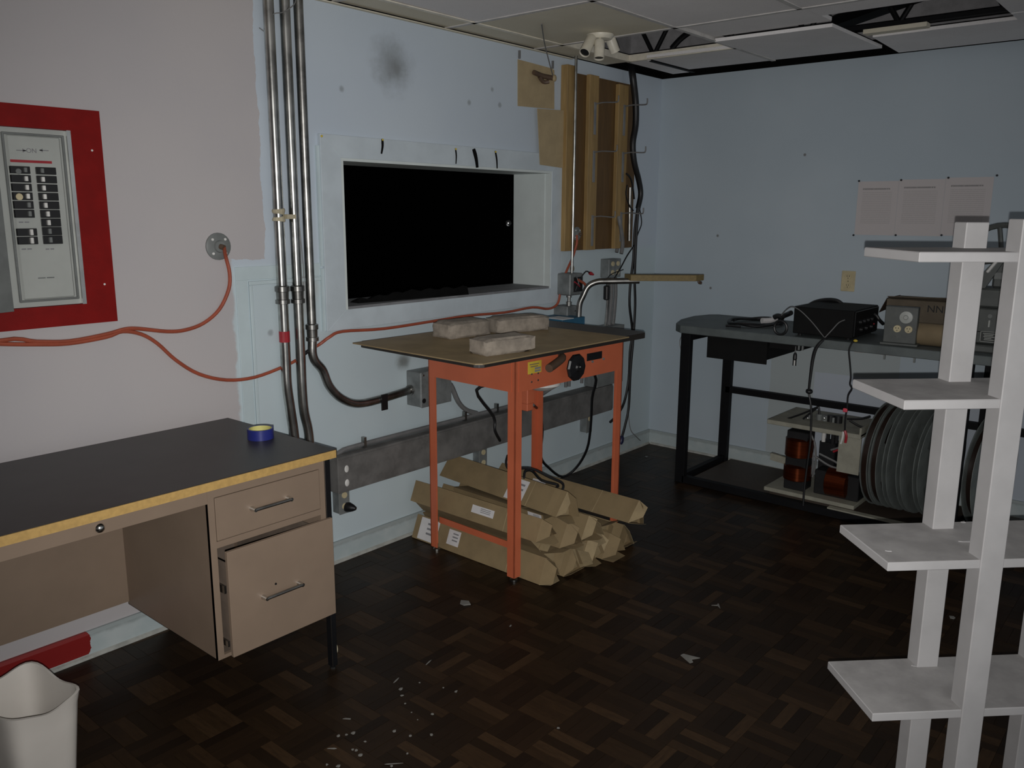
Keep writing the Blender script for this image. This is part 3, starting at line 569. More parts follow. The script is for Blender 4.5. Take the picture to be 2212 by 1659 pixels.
# ---- four-way outlet and its cables
t = thing('outlet_box', (-.68, 0, 1.19), 'grey steel box with four round receptacles under the tool rack', 'outlet')
a, b = wa(1316, 560, -.065), wa(1341, 598, -.065)
B(a.x, b.x, -.065, -.001, b.z, a.z).build('box_body', MT['box'], t, bevel=.003)
for i in (0, 1):
    for j in (0, 1):
        q = Vector((a.x+(b.x-a.x)*(.3+.42*i), -.065, b.z+(a.z-b.z)*(.28+.46*j))); MB().lathe(q, (0, -1, 0), [(.0155, 0), (.0145, .005)], 14).build('receptacle', MT['ivory'], t)
bx0 = a.x; bz0 = b.z
for k, (dx, m_, r_) in enumerate(((.012, 'galv', .010), (.05, 'gcable', .012), (.095, 'gcable', .012))):
    tag(MB().tube([Vector((bx0+dx, -.05, bz0)), Vector((bx0+dx+.01, -.05, bz0-.12)), Vector((bx0+dx-.01, -.05, bz0-.3)), Vector((bx0+dx-.03, -.05, .90))], r_, 8).build('drop_conduit', MT[m_], smoothed=True), ['bright thin conduit dropping from the four-way outlet box', 'grey flexible conduit dropping from the four-way outlet box', 'grey flexible conduit dropping from the right side of the four-way box'][k], 'conduit')
tag(MB().tube([wa(1332, 545, -.03), wa(1340, 500, -.03), wa(1337, 470, -.112), wa(1345, 520, -.11), wa(1342, 548, -.115)], .012, 8).build('flexible_conduit', MT['gcable'], smoothed=True), 'grey flexible conduit curving down past the lower rack hooks', 'conduit')
a = wa(1310, 617, -.09); b = wa(1310, 648, -.09)
t = thing('inline_plug', b, 'black inline connector hanging beside the drop conduits', 'plug')
MB().lathe(b, (0, 0, 1), [(.014, 0), (.020, .006), (.020, (a-b).length-.006), (.013, (a-b).length)], 12).build('connector', MT['black'], t, smoothed=True)
MB().tube([b, wa(1312, 670, -.09), wa(1311, 700, -.085), wa(1314, 730, -.08)], .003, 6).build('lead', MT['gcable'], t)
MB().tube([a, a+Vector((.03, .0, .06)), Vector((bx0+.08, -.118, bz0+.05))], .003, 6).build('lead_top', MT['cable'], t)

# ---- black cables by the corner
yk = -.075
tag(MB().tube([wz(1362, 132, 2.5)]+path([(1366, 160), (1373, 220), (1373, 270), (1367, 310), (1370, 350), (1380, 390), (1384, 420), (1378, 450)], yk), lambda u: .022-.006*u, 10).build('cable_bundle', MT['cable'], smoothed=True), 'thick black cable trunk dropping from the ceiling beside the tool rack', 'cable')
tag(MB().tube(path([(1378, 445), (1371, 500), (1368, 560), (1362, 610), (1360, 660), (1366, 715), (1361, 760), (1358, 820), (1348, 870), (1332, 898), (1318, 912)], yk), .0085, 8).build('black_cable', MT['cable'], smoothed=True), 'black cable descending past the table to the grey raceway', 'cable')
t = thing('black_cable', (-.40, -.08, .12), 'black cable ending in a dark blue plug above the baseboard', 'cable')
MB().tube(path([(1379, 448), (1374, 520), (1371, 600), (1372, 660), (1368, 730), (1362, 800), (1358, 880), (1350, 920), (1344, 942)], yk-.012), .0085, 8).build('lead', MT['cable'], t, smoothed=True)
a, b = wa(1344, 942, yk-.012), wa(1339, 964, yk-.012); MB().lathe(a, b-a, [(.010, 0), (.016, .012), (.017, .04), (.011, .055)], 12).build('plug', MT['navy'], t, smoothed=True)
tag(MB().tube(path([(1381, 448), (1386, 480), (1380, 500), (1372, 520)], -.06), .004, 6).build('thin_cable', MT['cable'], smoothed=True), 'thin loop of black cable beside the lowest rack hook', 'cable')
tag(MB().tube(path([(1370, 530), (1355, 552), (1340, 580), (1328, 600)], -.118)+[wa(1325, 606, -.10)], .0045, 6).build('thin_cable', MT['cable'], smoothed=True), 'thin black cable crossing in front of the four-way outlet box', 'cable')
tag(MB().tube(path([(1366, 720), (1361, 800), (1358, 880), (1359, 910), (1363, 930), (1372, 941)], -.05)+[wz(1388, 956, .012)], .003, 6).build('thin_cable', MT['wire'], smoothed=True), 'thin dark wire trailing to the floor in the corner', 'wire')
tag(MB().tube(path([(1353, 375), (1362, 385), (1367, 405), (1370, 430)], -.07), .006, 6).build('loose_cable', MT['cable'], smoothed=True), 'short dark cable curling at the right edge of the tool rack', 'cable')
tag(MB().tube(path([(1355, 400), (1352, 420), (1360, 445), (1368, 455)], -.07), .005, 6).build('loose_cable', MT['cable'], smoothed=True), 'looped cable end below the curling cable by the tool rack', 'cable')
tag(MB().cyl(wa(1361, 405, -.062), wa(1359, 520, -.062), .0105, n=12).build('metal_tube', MT['galvd'], smoothed=True), 'short bright metal tube at the right edge of the tool rack', 'tube')

# ---- blue base with swing arm
t = thing('blue_box', (-1.1, 0, .93), 'blue steel box on the wall behind the table with paper on top', 'box')
B(-1.30, -1.085, -.20, -.001, .88, 1.008).build('box_body', MT['bluebox'], t, bevel=.002)
tag(MB().prism([(-1.30, -.205, 1.0085), (-1.20, -.205, 1.0085), (-1.19, -.09, 1.0085), (-1.29, -.08, 1.0085)], (0, 0, .003)).build('white_paper', MT['paperw']), 'white paper lying on the blue steel box', 'paper')
t = thing('swing_arm', (-1.105, -.15, 1.008), 'bent grey pipe arm carrying an olive wooden board', 'arm')
b0 = Vector((-1.105, -.17, 1.0085)); d = Vector((math.sin(math.radians(139)), math.cos(math.radians(139)), 0))
ztop = wa(1300, 604, -.2).z
MB().tube([b0, b0+Vector((0, 0, .07))+d*.004, b0+Vector((0, 0, .115))+d*.022, Vector((b0.x, b0.y, ztop-.03))+d*.05, Vector((b0.x, b0.y, ztop-.004))+d*.10, Vector((b0.x, b0.y, ztop))+d*.17, Vector((b0.x, b0.y, ztop+.003))+d*.34], .0165, 12, 5).build('pipe', MT['galvd'], t, smoothed=True)
n_ = Vector((d.y, -d.x, 0)); c = Vector((b0.x, b0.y, ztop+.005))
MB().prism([c+d*.285+n_*.04, c+d*.655+n_*.04, c+d*.715-n_*.03, c+d*.262-n_*.05], (0, 0, .034)).build('board', MT['armwood'], t, bevel=.002)
q = c+d*.685; MB().tube([q-n_*.02, q-n_*.02-Vector((0, 0, .012)), q+d*.012-n_*.01-Vector((0, 0, .014))], .008, 8).build('hook', MT['brownk'], t)

# ---- ceiling spotlight cluster
c = wz(1297, 76, 2.44)
t = thing('spotlight_cluster', (c.x, c.y, 2.30), 'cream three-headed spotlight on the ceiling tile, unlit', 'light')
MB().lathe((c.x, c.y, 2.442), (0, 0, -1), [(.066, 0), (.066, .008), (.055, .022), (.022, .03)], 24).build('canopy', MT['cream2'], t, smoothed=True)
for px0, py0, px1, py1 in ((1277, 84, 1263, 113), (1295, 92, 1294, 126), (1318, 82, 1329, 112)):
    dep = .0 if px0 != 1295 else -.04
    a = wa(px0, py0, c.y+dep); b = wa(px1, py1, c.y+dep-.01); ax = (b-a).normalized(); L = (b-a).length*1.15
    h = MB().lathe(a-ax*.01, ax, [(.012, -.004), (.021, 0), (.0255, .012), (.0255, L), (.0235, L), (.022, L-.01)], 18).build('spot_head', MT['cream2'], t, smoothed=True)
    MB().lathe(a+ax*(L-.020), ax, [(.0225, 0), (.0225, .003)], 16).build('lamp_face', MT['black'], h)
    MB().tube([Vector((c.x, c.y, 2.42))+(Vector((a.x, a.y, 2.42))-Vector((c.x, c.y, 2.42)))*.5, a], .007, 8, 1).build('swivel', MT['cream2'], t)

# ================================================================ ORANGE TABLE
TA = math.radians(-2.4); TR = rz(TA)
LEG = [Vector((-2.356, -.750, 0)), Vector((-1.632, -.780, 0)), Vector((-1.612, -.280, 0)), Vector((-2.335, -.250, 0))]   # front-left, front-right, back-right, back-left
t = thing('orange_work_table', (-1.98, -.52, 0), 'orange steel work table with a dark flat top in front of the window', 'table')
ux, uy = TR @ Vector((1, 0, 0)), TR @ Vector((0, 1, 0))
w_ = .042
for k, q in enumerate(LEG):
    sx = 1 if k in (0, 3) else -1; sy = 1 if k in (0, 1) else -1; m = MB()
    c = q - ux*sx*.021 - uy*sy*.021       # outer corner
    m.obox(c+ux*sx*w_/2+uy*sy*.003+Vector((0, 0, .51)), ux*w_/2, uy*.003, (0, 0, .49))
    m.obox(c+ux*sx*.003+uy*sy*w_/2+Vector((0, 0, .51)), ux*.003, uy*w_/2, (0, 0, .49))
    lg = m.build('leg', MT['orange'], t)
    MB().lathe(c+ux*sx*.02+uy*sy*.02, (0, 0, 1), [(.018, 0), (.018, .008), (.007, .012), (.007, .03)], 12).build('foot', MT['galvd'], lg)
def rail(a, b, z0, z1, th, name, off, m='orange'):
    d = (b-a).normalized(); n = Vector((d.y, -d.x, 0)); c = (a+b)/2+n*off+Vector((0, 0, (z0+z1)/2))
    return MB().obox(c, d*((b-a).length/2-.0), n*th/2, (0, 0, (z1-z0)/2)).build(name, MT[m], t)
rail(LEG[0], LEG[1], .852, .998, .003, 'front_apron', .0225); rail(LEG[3], LEG[0], .852, .998, .003, 'side_apron', .0225)
rail(LEG[1], LEG[2], .852, .998, .003, 'side_apron', .0225); rail(LEG[2], LEG[3], .852, .998, .003, 'back_apron', .0225)
rail(LEG[3]+uy*-.02, LEG[0]+uy*.02, .142, .172, .004, 'stretcher', -.0); rail(LEG[1]+uy*.02, LEG[2]+uy*-.02, .142, .172, .004, 'stretcher', -.0)
rail(LEG[3]+uy*-.02, LEG[0]+uy*.02, .142, .146, .035, 'stretcher_flange', -.018)
# top
TL = Vector((-2.660, -.825, 1.0)); tw, td = 1.144, .735
cut = .03
poly = [TL+ux*cut, TL+ux*(tw-.02), TL+ux*tw+uy*.02, TL+ux*tw+uy*td, TL+uy*td, TL+uy*cut, TL+ux*.01+uy*.01]
top = MB().prism(poly, (0, 0, .03)).build('table_top', MT['tabledark'], t, bevel=.002)
MB().prism([q+Vector((0, 0, .002)) for q in [TL+ux*cut-uy*.003, TL+ux*(tw-.02)-uy*.003, TL+ux*(tw-.02), TL+ux*cut]], (0, 0, .026)).prism([q+Vector((0, 0, .002)) for q in [TL-ux*.003+uy*cut, TL+uy*cut, TL+uy*td, TL-ux*.003+uy*td]], (0, 0, .026)).build('edge_band', MT['edge'], top)
# front controls on the apron
fa = LEG[0]; 
def onf(px, py, off=0.0):  # point on the front apron's outer face
    d = sight(px, py); n = -uy; p0 = LEG[0]-uy*(.0245+off); s = (p0-CAM).dot(n)/d.dot(n); return CAM+d*s
q = onf(1229, 791); h = MB().lathe(q, -uy, [(.012, 0), (.012, .03)], 12).build('hand_wheel', MT['black'], t)
MB().lathe(q-uy*.03, -uy, [(.045, 0), (.060, .005), (.062, .013), (.056, .020), (.020, .024), (.014, .030)], 10).build('wheel_rim', MT['black'], h)
MB().ball(q-uy*.062+Vector((.0, 0, .004)), .005).build('wheel_screw', MT['chrome'], h)
a, b = onf(1214, 774, .03), onf(1186, 796, .07)
MB().tube([a+Vector((.02, .03, .012)), a, b], lambda u: .009+.009*min(1, u*2.2), 12, 5).build('crank_handle', MT['brownk'], t, smoothed=True)
q = onf(1284, 769); MB().obox(q, ux*.056, uy*.002, (0, 0, .017)).build('switch_slot', MT['black'], t)
for px, py in ((1279, 781), (1303, 775)): MB().lathe(onf(px, py), -uy, [(.006, 0), (.005, .006)], 8).build('button', MT['greyd'], t)
q = onf(1155, 793); lb = MB().obox(q, ux*.043, uy*.001, (0, 0, .026)).build('warning_label', MT['yellow'], t)
for dz, w in ((.014, .03), (.004, .024)): MB().obox(q+Vector((0, 0, dz))-uy*.0015-ux*.004, ux*w, uy*.0004, (0, 0, .0022)).build('label_print', MT['cardk'], lb)
MB().obox(q+ux*.018-uy*.0015+Vector((0, 0, -.006)), ux*.019, uy*.0004, (0, 0, .004)).obox(q+ux*.018-uy*.0015+Vector((0, 0, -.017)), ux*.019, uy*.0004, (0, 0, .004)).build('label_blocks', MT['ink'], lb)
for px, py in ((1148, 808), (1162, 806), (1148, 825), (1162, 821)): MB().lathe(onf(px, py), -uy, [(.005, 0), (.004, .003)], 8).build('rivet', MT['galv'], t)
# works under the top: bracket and white lamp bowl
bq = wa(1137, 860, -.50); bq = Vector((bq.x, -.50, .80))
MB().obox(bq, ux*.026, uy*.03, (0, 0, .10)).obox(bq-Vector((0, 0, .115)), ux*.022, uy*.026, (0, 0, .02)).build('bracket', MT['orange'], t, bevel=.003)
MB().lathe(bq+Vector((-.005, -.10, .065)), (0, 0, -1), [(.03, 0), (.090, .012), (.085, .060), (.05, .082), (.012, .088)], 18).build('motor_cap', MT['white'], t, smoothed=True)
tag(MB().tube([Vector((-2.19, -.54, .84)), Vector((-2.27, -.45, .80)), wa(1066, 900, -.42), wa(1069, 930, -.42), wa(1080, 952, -.40)], .007, 8).build('loose_cable', MT['cable'], smoothed=True), 'short black cord dangling behind the orange table leg', 'cord')
MB().tube([Vector((-1.85, -.60, .95)), wa(1284, 808, -.55), wa(1279, 860, -.45), wa(1276, 920, -.35), wa(1268, 970, -.25), wa(1245, 1010, -.16), wa(1215, 1030, -.12), wa(1185, 1010, -.16), wa(1168, 985, -.2), wa(1172, 930, -.2), wa(1165, 890, -.2), wa(1152, 875, -.35)], .0075, 8).build('power_cord', MT['cable'], t, smoothed=True)
# hardboard sheet lying on the top
sc = [wz(1035, 788, 1.0315), wz(1365, 727, 1.0315)]
dx = (sc[1]-sc[0]).normalized(); dy = Vector((-dx.y, dx.x, 0)); P0 = Vector((-2.735, -.893, 1.0312))
tag(MB().prism([P0+dx*.02, P0+dx*.985, P0+dx*.985+dy*.76, P0+dy*.76, P0+dy*.02], (0, 0, .005)).build('hardboard_sheet', MT['hard']), 'thin brown hardboard sheet lying on the orange table top', 'board')
# concrete bricks
def brick(C, ang, L, D, H, label, chipped=0):
    C = Vector(C); R = rz(ang); m = MB(); nx, ny, nz = 8, 4, 2
    bm = bmesh.new(); bmesh.ops.create_cube(bm, size=1)
    bmesh.ops.subdivide_edges(bm, edges=list(bm.edges), cuts=7, use_grid_fill=True)
    rnd = random.Random(label); off = Vector((rnd.random()*9, rnd.random()*9, 0))
    from mathutils import noise as N
    for v in bm.verts:
        q = Vector(((v.co.x+.5)*L, (v.co.y+.5)*D, (v.co.z+.5)*H)); e = sum(1 for c_ in v.co if abs(abs(c_)-.5) < 1e-4)
        k = N.noise(q*38+off)*.0030 + (N.noise(q*14+off)*.004 if e == 1 else 0)
        if e >= 2: q -= Vector((v.co.x*.012, v.co.y*.012, v.co.z*.012))*(1+1.2*abs(N.noise(q*20+off)))*(1+chipped*(q.x > L*.8))
        d = Vector((v.co.x, v.co.y, max(0, v.co.z))); q += d*k
        q.z = max(q.z, 0) if v.co.z > -.49 else 0.0
        v.co = R @ q
    me = bpy.data.meshes.new('concrete_brick'); bm.to_mesh(me); bm.free(); me.materials.append(MT['brick'])
    for pl in me.polygons: pl.use_smooth = True
    me.set_sharp_from_angle(angle=math.radians(40))
    o = bpy.data.objects.new('concrete_brick', me); COL.objects.link(o); o.location = C; tag(o, label, 'brick', 'bricks on the table'); return o
zb = 1.0364
def br(pL, pC, pR, D, H, label, ch=0):
    Cc, Rr = wz(*pC, zb), wz(*pR, zb); d = Rr-Cc; brick(Cc, math.atan2(d.y, d.x), d.length, D, H, label, ch)
br(None, (1050, 771), (1161, 757), .125, .066, 'grey brick at the front of the table, chipped at one end', 2.0)
br(None, (974, 734), (1064, 722), .14, .072, 'grey brick at the back of the table with a clean flat end')
br(None, (1078, 722), (1190, 712), .13, .072, 'grey brick at the back of the table beside the blue box', .5)

# ================================================================ CARDBOARD TUBES
def tri_tube(tri, yf, yb, shift, label, stickers=(), flaps=True, seed=0, dz=0):
    """three-sided mailing tube: tri = (x,z) corners at the front end, shift = x offset at the back"""
    R_ = random.Random(seed); base = Vector((tri[0][0], (yf+yb)/2, min(q[1] for q in tri)))
    t = thing('cardboard_tube', base, label, 'cardboard tube', 'cardboard tubes under the table')
    fr = [Vector((x, yf, z)) for x, z in tri]; bk = [Vector((x+shift, yb, z+dz)) for x, z in tri]; m = MB()
    n = 3
    m.add(fr+bk, [(i, (i+1) % n, n+(i+1) % n, n+i) for i in range(n)] + [(5, 4, 3)])
    cf = sum(fr, Vector())/3
    inn = [f_*.93+cf*.07+Vector((0, .02, 0)) for f_ in fr]; deep = [q+Vector((0, .05, 0)) for q in inn]
    m.add(fr+inn, [(i, (i+1) % 3, 3+(i+1) % 3, 3+i) for i in range(3)]); m.add(inn+deep, [(i, (i+1) % 3, 3+(i+1) % 3, 3+i) for i in range(3)]+[(3, 4, 5)])
    tb_ = m.build('tube_wall', MT['card'], t)
    if flaps:
        for i in range(3):
            a, b = fr[i], fr[(i+1) % 3]; out = ((a+b)/2-cf).normalized(); L = R_.uniform(.035, .07); ang = R_.uniform(-.6, .45)
            tip = Vector((0, -math.cos(ang)*L, 0)) + out*math.sin(ang)*L + Vector((R_.uniform(-.02, .02), 0, 0))
            if min(a.z, b.z) < .02 and tip.z < 0: tip.z = .0
            k = R_.uniform(.1, .35); c, d = b+tip+(a-b)*k, a+tip+(b-a)*R_.uniform(.05, .4)
            for q_ in (c, d): q_.z = max(q_.z, .003)
            e = ((c-b).cross(a-b)).normalized()*.0012
            MB().prism([a, b, c, d], e).build('end_flap', MT['card'] if R_.random() > .3 else MT['cardin'], t)
        ee = Vector((0, -.0012, 0)); MB().prism([fr[0]*.9+cf*.1+Vector((0, .012, 0)), fr[1]*.9+cf*.1+Vector((0, .012, 0)), fr[2]*.9+cf*.1+Vector((0, .004, 0))], ee).build('end_panel', MT['cardin'], t)
    # creases at the tuck-in band
    L = (yb-yf)
    for (u0, u1, side, v0, v1) in stickers:
        a0, a1 = fr[side], fr[(side+1) % 3]; b0, b1 = bk[side], bk[(side+1) % 3]
        P = lambda u, v: (a0*(1-v)+a1*v)*(1-u)+(b0*(1-v)+b1*v)*u
        quad = [P(u0, v0), P(u1, v0), P(u1, v1), P(u0, v1)]; nn = (quad[1]-quad[0]).cross(quad[3]-quad[0]).normalized()
        if nn.dot((quad[0]-cf) - Vector((0, (quad[0]-cf).y, 0))) < 0: nn = -nn
        s_ = MB().prism([q+nn*.0006 for q in quad], nn*.0008).build('sticker', MT['sticker'], t)
        if (u1-u0) > .08:
            mm = MB()
            for k in range(3):
                aa = .18+.22*k; mm.prism([P(u0+(u1-u0)*.15, v0+(v1-v0)*aa)+nn*.0016, P(u0+(u1-u0)*.6, v0+(v1-v0)*aa)+nn*.0016, P(u0+(u1-u0)*.6, v0+(v1-v0)*(aa+.09))+nn*.0016, P(u0+(u1-u0)*.15, v0+(v1-v0)*(aa+.09))+nn*.0016], nn*.0003)
            mm.build('sticker_print', MT['ink'], s_)
    q0 = [P_*.998 for P_ in ()]
    for u in (.24,):
        a0, a1 = fr[0], fr[2]; b0, b1 = bk[0], bk[2]; p, q = a0*(1-u)+b0*u, a1*(1-u)+b1*u
        MB().bar(p, q, .003, .002).build('crease', MT['cardin'], t)
    return t
BL = 'flattened-end cardboard tube in the bottom row on the floor'
for k in range(5):
    x = -2.322+.136*k
    tri_tube([(x, .002), (x+.128, .002), (x+.045 if k == 0 else x+.064, .112)], -.865-.02*(k % 2)-.01*k, -.045, .012, ('bottom cardboard tube nearest the desk, two white stickers on it', 'bottom-row cardboard tube beside the one with two stickers', 'cardboard tube in the middle of the bottom row on the floor', 'bottom-row cardboard tube, second from the far orange leg', 'bottom-row cardboard tube nearest the far orange leg')[k], stickers=((.80, .955, 2, .05, .95), (.62, .715, 2, .15, .75)) if k == 0 else (), seed=k+3)
for k in range(4):
    x = -2.262+.136*k
    tri_tube([(x+.116, .1175), (x+.004, .1175), (x+.062, .012)], -.84-.015*(k % 3), -.06, .012, ('upside-down cardboard tube wedged beside the stickered bottom tube', 'upside-down cardboard tube wedged under the second row', 'upside-down cardboard tube under the ragged second-row tube', 'upside-down cardboard tube wedged near the far orange leg')[k], seed=k+20)
tri_tube([(-2.19, .183), (-2.30, .183), (-2.245, .122)], -.80, -.05, .012, 'dark crushed cardboard tube squeezed in the second row beside the stretcher', seed=31)
tri_tube([(-2.172, .122), (-2.05, .122), (-2.11, .232)], -.86, -.06, .012, 'cardboard tube in the second row beside the crushed one', seed=33)
tri_tube([(-2.036, .122), (-1.915, .122), (-1.975, .226)], -.88, -.06, .012, 'cardboard tube at the end of the second row, ragged flaps', seed=34)
tri_tube([(-2.322, .192), (-2.195, .190), (-2.282, .288)], -.845, -.04, .012, 'cardboard tube above the orange stretcher with one small white sticker', stickers=((.33, .50, 2, .28, .62),), seed=36)
tri_tube([(-2.182, .268), (-2.062, .240), (-2.098, .365)], -.845, -.03, .085, 'topmost cardboard tube of the pile with a white shipping sticker', stickers=((.28, .42, 2, .1, .95),), seed=40)
tri_tube([(-2.065, .238), (-2.185, .240), (-2.19, .262)], -.78, -.2, .02, 'thin flattened cardboard tube under the topmost one, barcode sticker', stickers=((.02, .16, 1, .1, .9),), seed=42, flaps=False)
tri_tube([(-1.765, .150), (-1.660, .118), (-1.672, .238)], -.96, -.06, .03, 'long cardboard tube lying across the far side of the pile', stickers=((.62, .72, 2, .3, .95),), seed=47)
tag(MB().tube([wa(1096, 985, -.25), wa(1093, 1000, -.4), wa(1098, 1012, -.5), wa(1115, 1012, -.5), wa(1150, 1013, -.55), wa(1185, 1030, -.62), wa(1212, 1042, -.68), wa(1217, 1052, -.7), wa(1210, 1064, -.7), wa(1198, 1058, -.7), wa(1205, 1048, -.68), wa(1170, 1038, -.62), wa(1150, 1018, -.55), wa(1135, 1018, -.55), wa(1132, 1032, -.6)], .006, 8).build('loose_cable', MT['cable'], smoothed=True), 'tangled black cord lying on top of the cardboard tubes', 'cord')

# ================================================================ DESK
t = thing('steel_desk', (-4.0, -.35, 0), 'tan steel desk with dark top and yellow wood edge against the wall', 'desk')
zt = .808; dx0, dx1, dy0, dy1 = -4.82, -3.309, -.769, -.105
top = B(dx0, dx1, dy0+.004, dy1, zt-.029, zt).build('desk_top', MT['dtop'], t, bevel=.0015)
B(dx0, dx1-.001, dy0, dy0+.004, zt-.028, zt-.002).build('edge_band', MT['dedge'], top)
B(dx1-.001, dx1+.002, dy0, dy1, zt-.028, zt-.002).build('edge_band', MT['edge'], top)
px0, px1, pz0, pz1, pf, pb = -3.771, -3.343, .220, .776, -.742, -.150
B(px0, px0+.002, pf, pb, pz0, pz1).build('pedestal_side', MT['tan'], t); B(px1-.002, px1, pf, pb, pz0, pz1).build('pedestal_side', MT['tan'], t)
B(px0, px1, pb-.002, pb, pz0, pz1).build('pedestal_back', MT['tand'], t); B(px0, px1, pf, pb, pz0, pz0+.002).build('pedestal_bottom', MT['tand'], t)
for q in ((px0, px0+.021, pz0, pz1), (px1-.021, px1, pz0, pz1), (px0+.021, px1-.021, pz1-.029, pz1), (px0+.021, px1-.021, .585, .606), (px0+.021, px1-.021, pz0, pz0+.012)):
    B(q[0], q[1], pf-.001, pf+.012, q[2], q[3]).build('face_frame', MT['tan'], t)
def handle(cx, y, z, par, w=.132):
    for s in (-1, 1): MB().cyl((cx+s*w/2, y, z), (cx+s*w/2, y-.025, z), .0082, .0063, 12).build('handle_post', MT['chrome'], par, smoothed=True)
    MB().cyl((cx-w/2, y-.021, z), (cx+w/2, y-.021, z), .0056, n=10).build('handle_bar', MT['galvd'], par, smoothed=True)
d1 = B(px0+.023, px1-.023, pf-.004, pf+.010, .608, .745).build('drawer', MT['tan'], t, bevel=.0015); handle(-3.560, pf-.004, .680, d1)
yo = -.791
d2 = B(px0+.025, px1-.009, yo, yo+.014, .237, .583).build('drawer', MT['tan'], t, bevel=.0015); handle(-3.565, yo, .399, d2, .134)
B(px0+.033, px0+.036, yo+.014, -.22, .257, .54).box(px1-.029, px1-.026, yo+.014, -.22, .257, .54).box(px0+.033, px1-.026, yo+.014, -.22, .252, .255).build('drawer_box', MT['tand'], d2)
MB().box(px0+.025, px0+.032, pf-.02, -.22, .44, .465).box(px0+.025, px0+.032, pf-.02, -.22, .262, .281).build('drawer_slide', MT['galvd'], d2)
MB().lathe((-3.584, yo, .4265), (0, -1, 0), [(.004, 0), (.003, .003)], 8).build('lock_hole', MT['black'], d2)
B(-4.64, px0, pf, pf+.015, .732, .778).build('front_rail', MT['tan'], t)
MB().lathe((-4.088, pf, .751), (0, -1, 0), [(.011, 0), (.013, .006), (.010, .012), (.004, .015)], 16).build('lock', MT['chrome'], t, smoothed=True)
B(-4.64, px0, -.158, -.150, .232, .778).build('modesty_panel', MT['tan'], t)
for x, y in ((-3.334, -.733), (-3.334, -.14), (-4.78, -.733), (-4.78, -.14)):
    lg = B(x-.009, x+.014, y-.014, y+.014, .010, .779).build('leg', MT['steel_dark'], t, bevel=.002)
    MB().lathe((x+.002, y, 0), (0, 0, 1), [(.012, 0), (.012, .006), (.006, .009), (.006, .014)], 10).build('glide', MT['galvd'], lg)
    if x > -3.5 and y < -.5: B(x-.0095, x-.0080, y-.0146, y-.0134, .015, .779).build('bright_edge', MT['chrome'], lg); MB().ball((x+.015, y, .07), .014, sc=(.4, 1, 1.6)).build('putty_blob', MT['putty'], lg)
# tape roll
c = Vector((-3.394, -.455, zt))
t = thing('tape_roll', c, 'roll of blue masking tape with yellow core on the desk', 'tape')
MB().lathe(c, (0, 0, 1), [(.0450, .0002), (.0450, .0365), (.0395, .0365), (.0395, .0002)], 32, True).build('tape', MT['tapeb'], t, smoothed=True)
MB().lathe(c, (0, 0, 1), [(.0393, .0003), (.0393, .0360), (.0365, .0360), (.0365, .0003)], 32, True).build('core', MT['tapey'], t, smoothed=True)
MB().prism([c+Vector((.045, -.012, .003)), c+Vector((.056, .002, .003)), c+Vector((.045, .014, .003))], (0, 0, .031)).build('loose_end', MT['tapeb'], t)

# ================================================================ WASTE BASKET
def basket():
    n = 56; c0 = Vector((-4.295, -.665, 0)); m = MB(); rows = 10
    def rr(u, hw, hd, r):      # rounded rectangle by angle
        a = 2*math.pi*u; ca, sa = math.cos(a), math.sin(a); e = 5.5
        k = (abs(ca)**e + abs(sa)**e)**(-1/e); return Vector((hw*ca*k, hd*sa*k, 0))
    def rim(u): return .325+.009*math.cos(8*math.pi*u+math.pi)
    R = rz(math.radians(6))
    for inner in (0, 1):
        for j in range(rows+1):
            f = j/rows
            for i in range(n):
                u = i/n; h = rim(u)*f if not inner else .006+(rim(u)-.006)*f
                s = .74+.26*f; q = rr(u, .096*s-(.003 if inner else 0), .138*s-(.003 if inner else 0), 0)
                if f == 1 and not inner: q *= 1.03
                m.v.append(c0 + R @ (q+Vector((0, 0, h))))
    N_ = (rows+1)*n
    for inner in (0, 1):
        for j in range(rows):
            for i in range(n):
                a, b = j*n+i, j*n+(i+1) % n; f = (a, b, b+n, a+n); m.f.append(tuple(q+inner*N_ for q in (f if not inner else f[::-1])))
    for i in range(n): m.f.append((rows*n+i, rows*n+(i+1) % n, N_+rows*n+(i+1) % n, N_+rows*n+i))
    m.f.append(tuple(range(n))[::-1]); m.f.append(tuple(N_+i for i in range(n)))
    return tag(m.build('waste_basket', MT['bin'], smoothed=True), 'white plastic waste basket with a wavy rim on the floor beside the desk', 'basket')
basket()

# ================================================================ WHITE SHELF UNIT
SA = math.radians(45.0); su = Vector((math.sin(SA), math.cos(SA), 0)); sv = Vector((math.cos(SA), -math.sin(SA), 0))
C0 = Vector((-3.100, -2.480, 0))          # front-left corner of the shelves on the floor
t = thing('shelf_unit', C0+sv*.4+su*.118, 'white painted wooden open shelf unit standing in the room', 'shelf')
dp, wd = .236, .80
def sp(u, v, z): return C0+su*u+sv*v+Vector((0, 0, z))
for z in (1.516, 1.198, .823, .445, .070):
    th = .021
    sh = MB().prism([sp(0, 0, z-th), sp(0, wd, z-th), sp(dp, wd, z-th), sp(dp, 0, z-th)], (0, 0, th)).build('shelf_board', MT['shelf'], t, bevel=.0015)
    MB().prism([sp(.002, .002, z), sp(.002, wd-.002, z), sp(dp-.002, wd-.002, z), sp(dp-.002, .002, z)], (0, 0, .0006)).build('dusty_top', MT['shelftop'], sh)
pw, pt = .056, .049
for v in (.218, wd-.218-pw):
    for u in (-.004, dp-pt+.003):
        MB().prism([sp(u, v, 0), sp(u, v+pw, 0), sp(u+pt, v+pw, 0), sp(u+pt, v, 0)], (0, 0, 1.576 if u > .1 else 1.585)).build('post', MT['shelf'], t, bevel=.002)
